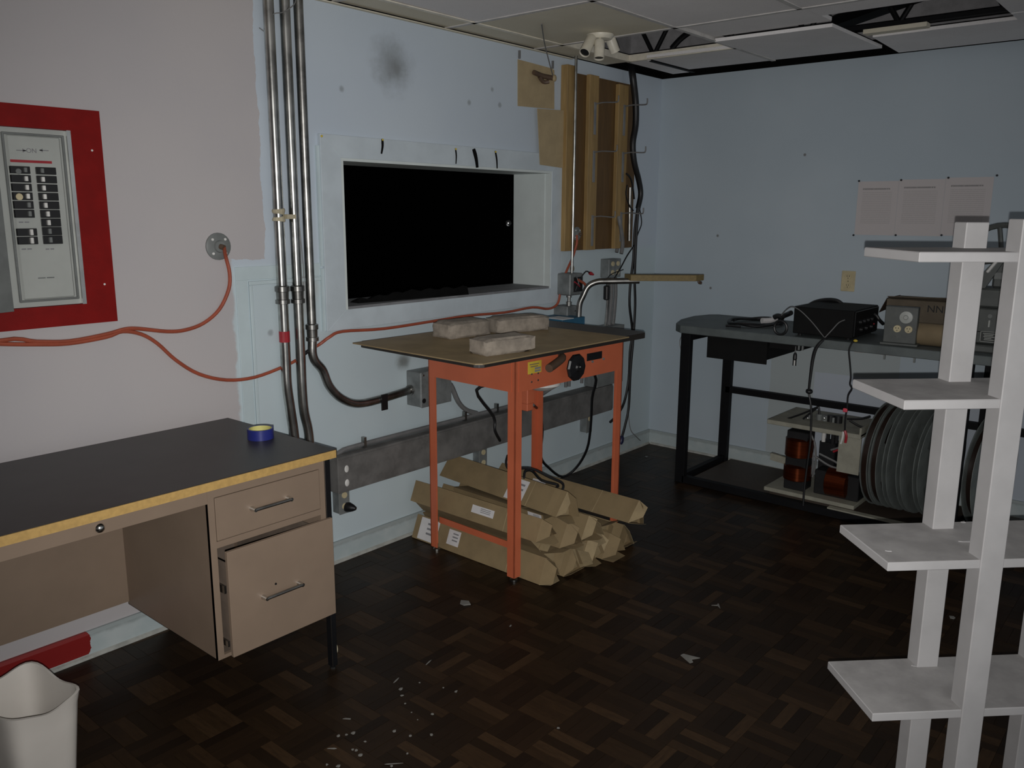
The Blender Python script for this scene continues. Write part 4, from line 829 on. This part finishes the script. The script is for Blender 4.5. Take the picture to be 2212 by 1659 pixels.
for px, py, z, L, lb in ((2070, 1170, .823, .04, 'longest flake of white paint lying on the middle shelf'), (1912, 1190, .823, .016, 'small paint flake near the corner of the middle shelf'), (1968, 1438, .445, .022, 'white paint flake lying on the lower shelf'), (2075, 1128, .823, .012, 'tiny paint flake behind the front post on the middle shelf')):
    q = wz(px, py, z+.0008); tag(MB().prism([q, q+sv*L+su*.004, q+sv*L*.8-su*.006, q+sv*L*.2-su*.004], (0, 0, .0015)).build('paint_flake', MT['shelf']), lb, 'paint flake')

# ================================================================ BENCH
t = thing('work_bench', (-.33, -1.6, 0), 'grey-topped work bench with black steel legs along the right wall', 'bench')
poly = [(-.655, -3.0), (-.655, -.575), (-.60, -.515), (-.42, -.445), (-.20, -.415), (-.05, -.445), (-.004, -.49), (-.004, -3.0)]
MB().prism([(x, y, .905) for x, y in poly], (0, 0, .045)).build('bench_top', MT['btop'], t, bevel=.003)
for x, y in ((-.63, -.61), (-.055, -.60), (-.63, -2.09), (-.055, -2.09), (-.63, -2.9), (-.055, -2.9)):
    B(x-.02, x+.02, y-.03, y+.03, 0, .904).build('leg', MT['steel_dark'], t, bevel=.002)
B(-.075, -.035, -2.9, -.60, .462, .500).build('back_rail', MT['steel_dark'], t); B(-.61, -.075, -.62, -.585, .004, .042).build('foot_rail', MT['steel_dark'], t)
B(-.65, -.61, -2.9, -.63, .004, .044).build('foot_rail', MT['steel_dark'], t); B(-.61, -.075, -2.105, -2.075, .004, .042).build('foot_rail', MT['steel_dark'], t)
B(-.61, -.045, -.64, -.58, .865, .904).build('top_rail', MT['steel_dark'], t); B(-.60, -.06, -2.88, -.66, .012, .024).build('bottom_board', MT['bwood'], t)
dr = B(-.62, -.612, -1.095, -.735, .775, .902).build('drawer', MT['blackm'], t); B(-.612, -.20, -1.085, -1.075, .80, .90).box(-.612, -.20, -.755, -.745, .80, .90).box(-.612, -.20, -1.085, -.745, .796, .80).build('drawer_tray', MT['blackm'], dr)
B(-.60, -.15, -1.27, -1.10, .868, .904).build('drawer_runner', MT['blackm'], t)
for y in (-1.285, -1.305, -1.72, -1.86): B(-.655, -.645, y-.004, y+.004, .882, .905).build('edge_clip', MT['greyd'], t)
tag(MB().tube([wb(1476, 720, -.60), wb(1469, 735, -.60), wb(1469, 748, -.60), wb(1474, 765, -.60)], .002, 6).build('thin_wire', MT['wire']), 'thin wire hanging beside the front bench leg', 'wire')
ZB = .9505
# ---- black amplifier
t = thing('amplifier', (-.42, -1.38, ZB), 'black box amplifier with rounded front knobs on the grey bench', 'amplifier')
ca = [wz(1708, 725, ZB), wz(1838, 737, ZB), wz(1888, 720, ZB)]
A0 = Vector((-.605, -1.225, ZB)); L1, L2, H = .315, .385, .155       # along -y, along +x
B(A0.x, A0.x+L2, A0.y-L1, A0.y, ZB+.012, ZB+H).build('cabinet', MT['blackm'], t, bevel=.004)
for dx in (.03, L2-.03):
    for dy in (.03, L1-.03): MB().cyl((A0.x+dx, A0.y-dy, ZB), (A0.x+dx, A0.y-dy, ZB+.013), .011, n=10).build('foot', MT['black'], t)
B(A0.x+.01, A0.x+L2-.01, A0.y-L1-.006, A0.y-L1, ZB+.02, ZB+H-.006).build('face_plate', MT['black'], t, bevel=.002)
for k, (dx, dz) in enumerate(((.08, .09), (.14, .09), (.20, .09), (.26, .09), (.10, .05), (.18, .05), (.26, .05))): MB().lathe((A0.x+dx, A0.y-L1-.006, ZB+dz), (0, -1, 0), [(.013, 0), (.011, .014)], 12).build('knob', MT['black'], t)
MB().lathe((A0.x+.31, A0.y-L1-.006, ZB+.06), (0, -1, 0), [(.005, 0), (.004, .004)], 8).build('pilot_lamp', MT['redp'], t)
tag(MB().tube([wb(1740, 665, -.24), wb(1760, 653, -.24), wb(1785, 648, -.24), wb(1808, 650, -.24), wb(1822, 660, -.24)], .011, 8).build('black_cable', MT['cable'], smoothed=True), 'black cable arching behind the amplifier', 'cable')
tag(MB().tube([wb(1884, 678, -.30), wb(1893, 682, -.30), wb(1900, 692, -.30), wb(1908, 700, -.32)], .009, 8).build('black_cable', MT['cable'], smoothed=True), 'short black cable between amplifier and grey outlet panel', 'cable')
# ---- coil of cable with pale tag
t = thing('cable_coil', wz(1630, 702, ZB), 'coiled black cable with a pale tag on the grey bench', 'cable')
c = wz(1632, 700, ZB); m = MB()
ring = []
for k in range(60):
    a = 2*math.pi*k/20; r = 1+.06*math.sin(k*.7); ring.append(c+Vector((.20*r*math.sin(a)*.9, .14*r*math.cos(a), .009+.010*(k/60)+.004*math.sin(k*1.3))))
m.tube(ring, .0075, 8, 2).build('coil', MT['cable'], t, smoothed=True)
MB().tube([wz(1568, 704, ZB+.01), wz(1580, 704, ZB+.012), wz(1600, 706, ZB+.01)], .007, 8).build('plug_end', MT['black'], t)
a = wz(1664, 692, ZB+.03); MB().tube([a+Vector((-.05, .03, 0)), a, a+Vector((.05, -.02, .01))], .016, 8).build('pale_tag', MT['sticker'], t)
MB().tube([wb(1672, 686, -.42), wb(1680, 683, -.42), wb(1690, 686, -.42), wb(1684, 690, -.44)], .014, 8).build('bundle', MT['cable'], t, smoothed=True)
MB().tube([wb(1690, 684, -.42), wb(1700, 680, -.42), wb(1709, 676, -.45)], .013, 8).build('bundle', MT['cable'], t, smoothed=True)
lo = wz(1686, 708, ZB+.04); MB().tube([lo+Vector((0, .035*math.cos(a/10*2*math.pi), .036*math.sin(a/10*2*math.pi))) for a in range(11)], .0075, 8).build('small_loop', MT['cable'], t, smoothed=True)
tag(MB().tube([wb(1688, 681, -.56), wb(1700, 668, -.58), wb(1712, 663, -.61), wb(1730, 672, -.62), wb(1755, 697, -.62), wb(1775, 722, -.63), wb(1782, 730, -.64)], .0028, 6).build('thin_cable', MT['gcable'], smoothed=True), 'thin grey cable draped down the side of the amplifier', 'cable')
tag(MB().tube([wb(1782, 729, -.645), wb(1798, 712, -.63), wb(1812, 697, -.62), wb(1825, 691, -.62)], .0028, 6).build('thin_cable', MT['gcable'], smoothed=True), 'thin grey cable rising to the face of the amplifier', 'cable')
# ---- hanging cables
t = thing('black_cable', wb(1735, 1095, -.66), 'knotted black cable hanging from the bench edge to the floor', 'cable')
MB().tube([wb(1790, 727, -.62), wb(1775, 737, -.66), wb(1763, 752, -.67), wb(1756, 775, -.67), wb(1751, 810, -.67), wb(1747, 845, -.67)], lambda u: .006+.003*math.sin(math.pi*u), 8).build('lead', MT['cable'], t, smoothed=True)
MB().ball(wb(1748, 846, -.67), .016, sc=(1, 1.2, .8)).build('knot', MT['cable'], t)
MB().tube([wb(1747, 850, -.67), wb(1752, 880, -.67), wb(1752, 920, -.665), wb(1750, 960, -.665), wb(1743, 1010, -.66), wb(1737, 1060, -.66), wb(1735, 1092, -.66)], .006, 8).build('lead', MT['cable'], t, smoothed=True)
t = thing('signal_cable', wb(1826, 950, -.67), 'kinked black cable with a pink clip hanging from the bench', 'cable')
MB().tube([wb(1847, 733, -.64), wb(1840, 742, -.66), wb(1834, 757, -.67), wb(1836, 785, -.67), wb(1838, 815, -.67), wb(1836, 830, -.67), wb(1840, 840, -.67), wb(1832, 855, -.67), wb(1830, 880, -.67), wb(1826, 905, -.67), wb(1825, 930, -.665)], .0045, 8).build('lead', MT['cable'], t, smoothed=True)
MB().obox(wb(1826, 886, -.67), (.008, 0, 0), (0, .011, 0), (0, 0, .010)).build('pink_clip', MT['pinkp'], t, bevel=.003)
MB().ball(wb(1848, 736, -.655), .007, sc=(1, 1.6, 1)).build('plug_tip', MT['yellow'], t)
MB().tube([wb(1825, 930, -.665), wb(1828, 942, -.665), wb(1826, 956, -.66)], .007, 8).build('red_sleeve', MT['redp'], t); MB().tube([wb(1822, 932, -.665), wb(1820, 946, -.665), wb(1816, 958, -.66)], .006, 8).build('white_sleeve', MT['white'], t)
t = thing('phono_plug', wb(1717, 788, -.64), 'black twin-pin plug hanging below the bench drawer', 'plug')
MB().tube([wb(1719, 748, -.64), wb(1718, 762, -.64)], .0025, 6, 1).build('lead', MT['gcable'], t)
MB().lathe(wb(1718, 762, -.64), (0, 0, -1), [(.004, 0), (.010, .012), (.011, .034), (.006, .040)], 10).build('plug_body', MT['black'], t, smoothed=True)
e = wb(1718, 762, -.64); B(e.x-.003, e.x+.003, e.y-.003, e.y+.003, e.z-.068, e.z-.038).build('pin', MT['white'], t); B(e.x-.004, e.x+.003, e.y+.006, e.y+.009, e.z-.07, e.z-.038).box(e.x-.004, e.x+.003, e.y-.009, e.y-.006, e.z-.07, e.z-.038).build('shell', MT['black'], t)
# ---- grey outlet panel on a foot, cardboard box and paper roll behind it
t = thing('outlet_stand', (-.56, -1.75, ZB), 'grey steel outlet panel with a dial and two ivory receptacles on the bench', 'outlet panel')
a = Vector((-.60, -1.690, ZB)); d = Vector((.10, -.994, 0)).normalized(); n_ = Vector((d.y, -d.x, 0)); n_ = -n_ if n_.x > 0 else n_
W_, H_ = .150, .180
P = lambda u, z, o=0: a+d*u+n_*o+Vector((0, 0, z))
MB().prism([P(0, .012), P(W_, .012), P(W_, .012, -.05), P(0, .012, -.05)], (0, 0, H_)).build('housing', MT['cast'], t, bevel=.002)
MB().prism([P(-.012, 0, .012), P(W_+.012, 0, .012), P(W_+.012, 0, -.06), P(-.012, 0, -.06)], (0, 0, .012)).build('foot', MT['cast'], t, bevel=.002)
MB().lathe(P(.098, .142), n_, [(.031, 0), (.030, .006), (.012, .008), (.009, .016)], 20).build('dial', MT['grey'], t, smoothed=True)
for u in (.062, .114):
    r_ = MB().lathe(P(u, .083), n_, [(.0185, 0), (.0175, .006)], 18).build('receptacle', MT['ivory'], t, smoothed=True)
    for du, dz in ((-.006, .004), (.006, .004), (0, -.008)): MB().obox(P(u+du, .083+dz, .0065), d*.0015, n_*.001, (0, 0, .003)).build('slot', MT['black'], r_)
for u in (.035, .140): MB().lathe(P(u, .083), n_, [(.004, 0), (.003, .003)], 8).build('screw', MT['galv'], t)
MB().lathe(P(.055, .045), n_, [(.003, 0), (.002, .006)], 6).build('screw', MT['galv'], t)
t = thing('cardboard_box', (-.3, -1.85, ZB), 'brown cardboard box with black print behind the outlet panel', 'box')
bx = B(-.29, -.05, -2.03, -1.60, ZB, ZB+.20).build('box_body', MT['boxk'], t, bevel=.002)
MB().prism([(-.29, -1.60, ZB+.2), (-.05, -1.60, ZB+.2), (-.09, -1.56, ZB+.13), (-.27, -1.56, ZB+.12)], (0, 0, .003)).build('flap', MT['brownk'], t)
MB().prism([(-.29, -2.03, ZB+.20), (-.29, -1.62, ZB+.20), (-.35, -1.62, ZB+.215), (-.35, -2.05, ZB+.23)], (0, 0, .003)).build('flap', MT['boxk'], t)
text('NNIN', (-.2912, -1.87, ZB+.160), .052, MT['black'], 'printed_letters', bx, rot=(math.pi/2, 0, -math.pi/2))
t = thing('paper_roll', (-.50, -1.92, ZB), 'tan paper roll lying on the bench beside the outlet panel', 'roll')
MB().cyl((-.50, -1.80, ZB+.056), (-.50, -2.035, ZB+.056), .0555, n=28).build('roll', MT['cardk'], t, smoothed=True)
MB().cyl((-.50, -2.035, ZB+.056), (-.50, -2.039, ZB+.056), .022, n=16).build('core', MT['cardin'], t)
# ---- hand rewinder
t = thing('film_rewinder', (-.42, -2.14, ZB), 'grey cast film rewinder with a spoked hand wheel on the bench', 'rewinder')
B(-.56, -.30, -2.30, -2.045, ZB, ZB+.035).build('base', MT['cast'], t, bevel=.006)
B(-.505, -.36, -2.26, -2.085, ZB+.036, ZB+.205).build('gear_case', MT['cast'], t, bevel=.006)
pl = B(-.510, -.505, -2.185, -2.105, ZB+.045, ZB+.098).build('name_plate', MT['plate'], t, bevel=.001)
m = B(-.512, -.5105, -2.184, -2.106, ZB+.095, ZB+.0972).box(-.512, -.5105, -2.184, -2.106, ZB+.046, ZB+.0482).box(-.512, -.5105, -2.184, -2.1818, ZB+.046, ZB+.097).box(-.512, -.5105, -2.1082, -2.106, ZB+.046, ZB+.097)
for k, (w, dy) in enumerate(((.056, 0), (.04, .004), (.05, 0), (.03, .006), (.044, 0))): m.box(-.5115, -.5103, -2.145-w/2+dy, -2.145+w/2+dy, ZB+.085-k*.0075, ZB+.088-k*.0075)
m.build('plate_lettering', MT['grey'], pl)
B(-.512, -.505, -2.140, -2.134, ZB+.118, ZB+.150).build('slot_lever', MT['grey'], t); MB().lathe((-.505, -2.137, ZB+.17), (-1, 0, 0), [(.010, 0), (.010, .004), (.006, .004)], 12).build('oil_cap', MT['greyd'], t)
B(-.49, -.34, -2.30, -2.06, ZB+.206, ZB+.30).build('upper_case', MT['cast'], t, bevel=.01)
B(-.47, -.40, -2.24, -2.12, ZB+.30, ZB+.44).build('column', MT['cast'], t, bevel=.01)
MB().prism([(-.50, -2.03, ZB+.30), (-.50, -2.10, ZB+.30), (-.50, -2.16, ZB+.42), (-.50, -2.12, ZB+.42)], (.02, 0, 0)).build('brace', MT['cast'], t)
MB().bar((-.515, -2.105, ZB+.375), (-.515, -2.150, ZB+.445), .012, .034, up=(1, 0, 0)).build('white_lever', MT['white'], t, bevel=.003)
for q in ((-.523, -2.112, ZB+.388), (-.523, -2.138, ZB+.425)): MB().ball(q, .006).build('lever_screw', MT['black'], t)
for y in (-2.15, -2.20): pz = B(-.494, -.490, y-.022, y+.018, ZB+.345, ZB+.375).build('tag_plate', MT['greyd'], t)
wc = wb(2163, 563, -.44); R_ = .165; wm = MB()
wm.tube([wc+Vector((0, R_*math.sin(2*math.pi*k/32), R_*math.cos(2*math.pi*k/32))) for k in range(33)], .013, 8, 1)
wh = wm.build('hand_wheel', MT['cast'], t, smoothed=True)
for k in range(4): an = math.pi/2*k+.15; MB().tube([wc, wc+Vector((.01, R_*.5*math.sin(an), R_*.5*math.cos(an))), wc+Vector((0, R_*math.sin(an), R_*math.cos(an)))], .011, 8).build('spoke', MT['cast'], wh)
MB().cyl(wc+Vector((-.02, 0, 0)), wc+Vector((.05, 0, 0)), .022).build('hub', MT['cast'], wh)
tag(MB().tube([wb(2096, 722, -.5), wb(2106, 716, -.5), wb(2118, 716, -.5)], .006, 8).build('black_cable', MT['cable']), 'short black cable running under the film rewinder', 'cable')
t = thing('clamp_block', (-.60, -2.02, .80), 'black clamp block under the edge of the bench', 'clamp')
B(-.635, -.50, -2.06, -1.97, .83, .904).build('block', MT['black'], t, bevel=.003); MB().cyl((-.57, -2.01, .83), (-.57, -2.01, .79), .014).build('clamp_screw', MT['black'], t)

# ---- papers pinned on the right wall
pg = [((1856, 391), (1946, 389), (1843, 508), (1938, 508)), ((1946, 389), (2049, 384), (1936, 509), (2034, 508)), ((2049, 384), (2154, 379), (2036, 508), (2142, 500))]
ymid = []
for k, (tl, tr_, bl, br_) in enumerate(pg):
    y0, y1 = (-1.303, -1.521, -1.757)[k]-.001, (-1.521, -1.757, -1.985)[k]; zt_, zb_ = (1.771, 1.777, 1.783)[k], (1.475, 1.476, 1.480)[k]
    tag(MB().prism([(-.0008-.0004*k, y0, zb_), (-.0008-.0004*k, y1, zb_), (-.0008-.0004*k, y1, zt_), (-.0008-.0004*k, y0, zt_)], (-.0006, 0, 0)).build('printed_page', MT['paper']), ['printed white page on the right wall with a two-line heading', 'printed white page between two others on the right wall', 'printed white page partly hidden by the shelf post top'][k], 'paper', 'pages pinned on the wall')
for px, py, lb in ((1856, 391, 'dark pin at the top outer corner of the two-line page'), (1947, 389, 'dark pin at the top between the first two pages'), (2049, 384, 'dark pin at the top between the last two pages'), (2154, 379, 'dark pin at the top outer corner of the last page'), (1844, 508, 'dark pin at the bottom outer corner of the two-line page'), (1935, 508, 'dark pin at the bottom between the first two pages'), (2034, 508, 'dark pin at the bottom between the last two pages')):
    q = wb(px, py, -.004); tag(MB().lathe(q+Vector((.0035, 0, 0)), (-1, 0, 0), [(.003, 0), (.0055, .003), (.0055, .008), (.003, .010)], 10).build('push_pin', MT['pin'], smoothed=True), lb, 'pin', 'pins holding the pages')
# ---- wall receptacle
t = thing('wall_receptacle', (-.001, -1.293, 1.15), 'ivory duplex wall outlet plate above the bench', 'outlet')
B(-.007, -.0008, -1.332, -1.254, 1.150, 1.268).build('plate', MT['ivory'], t, bevel=.002)
for z in (1.183, 1.234):
    r_ = MB().lathe((-.007, -1.293, z), (-1, 0, 0), [(.017, 0), (.016, .003)], 16).build('receptacle', MT['ivory'], t)
    for dy, dz in ((-.006, .004), (.006, .004), (0, -.008)): B(-.0112, -.0095, -1.293+dy-.0012, -1.293+dy+.0012, z+dz-.004, z+dz+.004).build('slot', MT['black'], r_)
MB().lathe((-.007, -1.293, 1.209), (-1, 0, 0), [(.003, 0), (.002, .002)], 8).build('screw', MT['black'], t)

# ================================================================ UNDER THE BENCH
t = thing('power_supply_chassis', (-.4, -1.38, .024), 'putty-coloured power supply chassis with copper coils under the bench', 'power supply')
CB = .0245
B(-.605, -.20, -1.625, -1.125, CB+.03, CB+.052).build('lower_plate', MT['chass'], t, bevel=.002)
B(-.58, -.22, -1.62, -1.15, CB, CB+.03).build('runner', MT['bwood'], t)
B(-.605, -.20, -1.628, -1.118, .442, .466).build('upper_plate', MT['chass'], t, bevel=.002)
B(-.60, -.21, -1.628, -1.618, .455, .50).build('plate_lip', MT['chass'], t)
B(-.58, -.57, -1.625, -1.51, .24, .442).build('side_bracket', MT['chass'], t)
for y in (-1.16, -1.60): MB().cyl((-.24, y, CB+.05), (-.24, y, .443), .008, n=8).build('stand_off', MT['galvd'], t)
def transformer(c, ax, w, h, L):
    x, y, z = c
    if ax == 'z':
        o = B(x-w/2, x+w/2, y-w/2, y+w/2, z, z+h).build('transformer_core', MT['iron'], t, bevel=.004)
        for z0, z1 in ((z+h*.15, z+h*.42), (z+h*.55, z+h*.88)):
            MB().lathe((x-.012, y, z0), (0, 0, 1), [(w*.50, 0), (w*.66, .008), (w*.66, z1-z0-.008), (w*.50, z1-z0)], 24).build('copper_coil', MT['copper'], o, smoothed=True)
    else:
        o = B(x-w/2, x+w/2, y-L/2, y+L/2, z, z+h).build('transformer_core', MT['iron'], t, bevel=.004)
        MB().lathe((x-.012, y-L*.26, z+h*.55), (0, 1, 0), [(h*.45, 0), (h*.60, .008), (h*.60, L*.52-.008), (h*.45, L*.52)], 24).build('copper_coil', MT['copper'], o, smoothed=True)
    return o
transformer((-.50, -1.275, CB+.053), 'z', .115, .335, 0)
transformer((-.48, -1.50, CB+.053), 'y', .11, .135, .24)
B(-.36, -.28, -1.42, -1.33, CB+.053, .33).build('capacitor_block', MT['iron'], t, bevel=.004)
MB().bar((-.52, -1.255, .22), (-.52, -1.12, .235), .02, .04).bar((-.52, -1.14, .24), (-.52, -1.115, .245), .012, .012).build('bracket_arm', MT['chass'], t)
for k, (px, py) in enumerate(((1780, 935), (1790, 930), (1800, 940), (1808, 938))): q = wb(px, py, -.42); MB().cyl(q+Vector((0, 0, -.05)), q+Vector((0, 0, .03)), .011, n=10).build('terminal', MT['iron'] if k else MT['white'], t)
for pts, m_ in (([(1735, 905), (1760, 885), (1768, 880), (1770, 895)], 'cable'), ([(1700, 905), (1730, 895), (1762, 882)], 'cable'), ([(1770, 980), (1800, 995), (1820, 1005), (1845, 1000)], 'gcable'), ([(1760, 985), (1790, 1005), (1815, 1012), (1850, 1010)], 'gcable'), ([(1750, 935), (1760, 960), (1762, 1000), (1755, 1030)], 'gcable'), ([(1738, 935), (1752, 965), (1756, 1000), (1748, 1035)], 'gcable'), ([(1824, 950), (1815, 965), (1795, 972)], 'gcable'), ([(1826, 950), (1820, 966), (1800, 976)], 'redp'), ([(1830, 905), (1860, 905), (1880, 900)], 'cable'), ([(1835, 908), (1855, 920), (1872, 925)], 'cable')):
    MB().tube([wb(px, py, -.50) for px, py in pts], .006, 6).build('wiring', MT[m_], t, smoothed=True)
for px, py, s in ((1770, 900, .022), (1783, 895, .020), (1795, 903, .024), (1750, 900, .016), (1800, 912, .018), (1812, 898, .026)):
    q = wb(px, py, -.42); q.z = .466; MB().cyl(q, q+Vector((0, 0, s*1.5)), s*.8, n=12).build('tube_socket', MT['greyd'] if s < .023 else MT['iron'], t)
MB().ball(wb(1745, 903, -.5), .007).build('solder_lug', MT['chrome'], t); MB().ball(wb(1781, 903, -.5), .008).build('solder_lug', MT['chrome'], t)
tag(B(-.645, -.606, -1.90, -1.50, .0445, .052).build('flat_board', MT['chass']), 'flat putty board lying on the front foot rail of the bench', 'board')

def reel(y, R, film, label, tilt=0, xo=-.335, w=.042, hole=True):
    c = Vector((xo, y, .036+R)); t = thing('film_reel', (xo, y, .036), label, 'film reel', 'film reels under the bench')
    ax = Vector((.10+tilt, 1, 0)).normalized()
    for s in (-1, 1):
        base = c+ax*(s*w/2); m = MB(); n = 40; X = Vector((0, 0, 1)).cross(ax).normalized(); Z_ = ax.cross(X)
        rings = [.055, .10, .17, .235, R-.012, R]; 
        for th in (-.0012, .0012):
            for r in rings: m.v += [base+ax*th+(X*math.cos(2*math.pi*i/n)+Z_*math.sin(2*math.pi*i/n))*r for i in range(n)]
        K = len(rings)
        for side in (0, 1):
            for j in range(K-1):
                for i in range(n):
                    if j in (1, 2) and i % 10 in (3, 4, 5, 6) and hole: continue
                    i2 = (i+1) % n; q = [side*K*n+j*n+i, side*K*n+j*n+i2, side*K*n+(j+1)*n+i2, side*K*n+(j+1)*n+i]; m.f.append(tuple(q))
        for i in range(n):
            i2 = (i+1) % n; m.f.append(((K-1)*n+i, (K-1)*n+i2, 2*K*n-n+i2, 2*K*n-n+i)); m.f.append((i, i2, K*n+i2, K*n+i))
        m.tube([base+(X*math.cos(2*math.pi*i/n)+Z_*math.sin(2*math.pi*i/n))*R for i in range(n+1)], .0014, 6, 1)
        m.build('flange', MT['reelm'], t, smoothed=True)
    MB().cyl(c-ax*w/2, c+ax*w/2, .055, n=24).build('hub', MT['reelm'], t, smoothed=True)
    if film: MB().cyl(c-ax*(w/2-.003), c+ax*(w/2-.003), film, n=40).build('wound_film', MT['film'], t, smoothed=True)
RL = ['film reel full of dark brown film, outermost beside the chassis', 'film reel second in the row from the power supply chassis', 'grey film reel third in the row from the power supply chassis', 'empty grey film reel in the middle of the row under the bench', 'grey film reel next to the black bench leg', 'film reel full of brown film beyond the black bench leg']
for k, (y, R, f) in enumerate(((-1.685, .283, .276), (-1.735, .287, .272), (-1.800, .295, .0), (-1.872, .297, .0), (-1.955, .297, .0), (-2.19, .295, .25))): reel(y, R, f, RL[k], .012*k, w=(.034, .034, .022, .022, .022, .042)[k])

# ================================================================ LITTER ON THE FLOOR
def scrap(px, py, r, label, seed, m='chip', elong=1.0, ang=0.0):
    R_ = random.Random(seed); c = wz(px, py, .0006); n = R_.choice((5, 6, 7)); ca, sa = math.cos(ang), math.sin(ang); pts = []
    for i in range(n):
        a = 2*math.pi*i/n; k = r*R_.uniform(.55, 1.1); x, y = k*elong*math.cos(a), k*math.sin(a); pts.append(c+Vector((x*ca-y*sa, x*sa+y*ca, 0)))
    tag(MB().prism(pts, (0, 0, min(.004, r*.35))).build('paint_chip', MT[m]), label, 'debris', 'bits of litter on the floor')
scrap(1003, 1304, .030, 'large pale chip on the floor before the cardboard tubes', 1)
c = wz(1486, 1420, .0006)
tag(MB().prism([wz(1470, 1416, .0006), wz(1490, 1433, .0006), wz(1497, 1431, .0006), wz(1494, 1425, .0006), wz(1512, 1422, .0006), wz(1476, 1413, .0006)], (0, 0, .002)).build('paper_scrap', MT['chip']), 'torn arrow-shaped paper scrap on the dark floor', 'debris', 'bits of litter on the floor')
tag(MB().prism([wz(1537, 1308, .0006), wz(1550, 1309, .0006), wz(1556, 1315, .0006), wz(1553, 1306, .0006), wz(1551, 1304, .0006), wz(1549, 1307, .0006)], (0, 0, .002)).build('paper_scrap', MT['chip']), 'small torn paper scrap on the floor farther from the desk', 'debris', 'bits of litter on the floor')
scrap(2058, 1335, .016, 'pale chip on the floor behind the white shelf unit', 4); scrap(2180, 1632, .007, 'tiny pale chip on the floor behind the lower shelf', 5)
scrap(1396, 987, .012, 'faint chip on the floor by the corner', 6, 'greyd')
for k, (px, py, r, e, an) in enumerate(((925, 1432, .004, 9, .25), (855, 1471, .004, 7, .3), (866, 1489, .010, 1.2, 0), (868, 1503, .006, 1.8, -.6), (906, 1475, .005, 1, 0), (958, 1486, .005, 1, 0), (985, 1494, .006, 1.5, 0), (934, 1543, .007, 1, 0), (889, 1539, .004, 1, 0), (902, 1555, .004, 1, 0), (875, 1520, .005, 1, 0), (851, 1580, .008, 1.2, 0), (886, 1590, .007, 1, 0), (932, 1588, .008, 1, .4), (764, 1584, .010, 1, 0), (748, 1587, .006, 1, 0), (731, 1590, .008, 1, 0), (789, 1602, .006, 1, 0), (762, 1620, .007, 1, 0), (770, 1621, .007, 1, 0), (779, 1632, .008, 1.3, -.7), (1206, 1573, .006, 1.3, 0), (749, 1553, .004, 6, -.9), (718, 1617, .004, 6, -.9), (850, 1650, .003, 14, -.75), (880, 1628, .005, 1.4, 0), (706, 1652, .006, 1, 0), (731, 1656, .009, 1, 0), (846, 1655, .007, 1, 0), (1103, 1352, .006, 1.6, .3))):
    scrap(px, py, r*.8, 'small fleck of pale paint on the floor between desk and shelf' if e < 4 else 'pale scratch-like splinter on the floor in front of the desk', 100+k, 'chip', e, an)
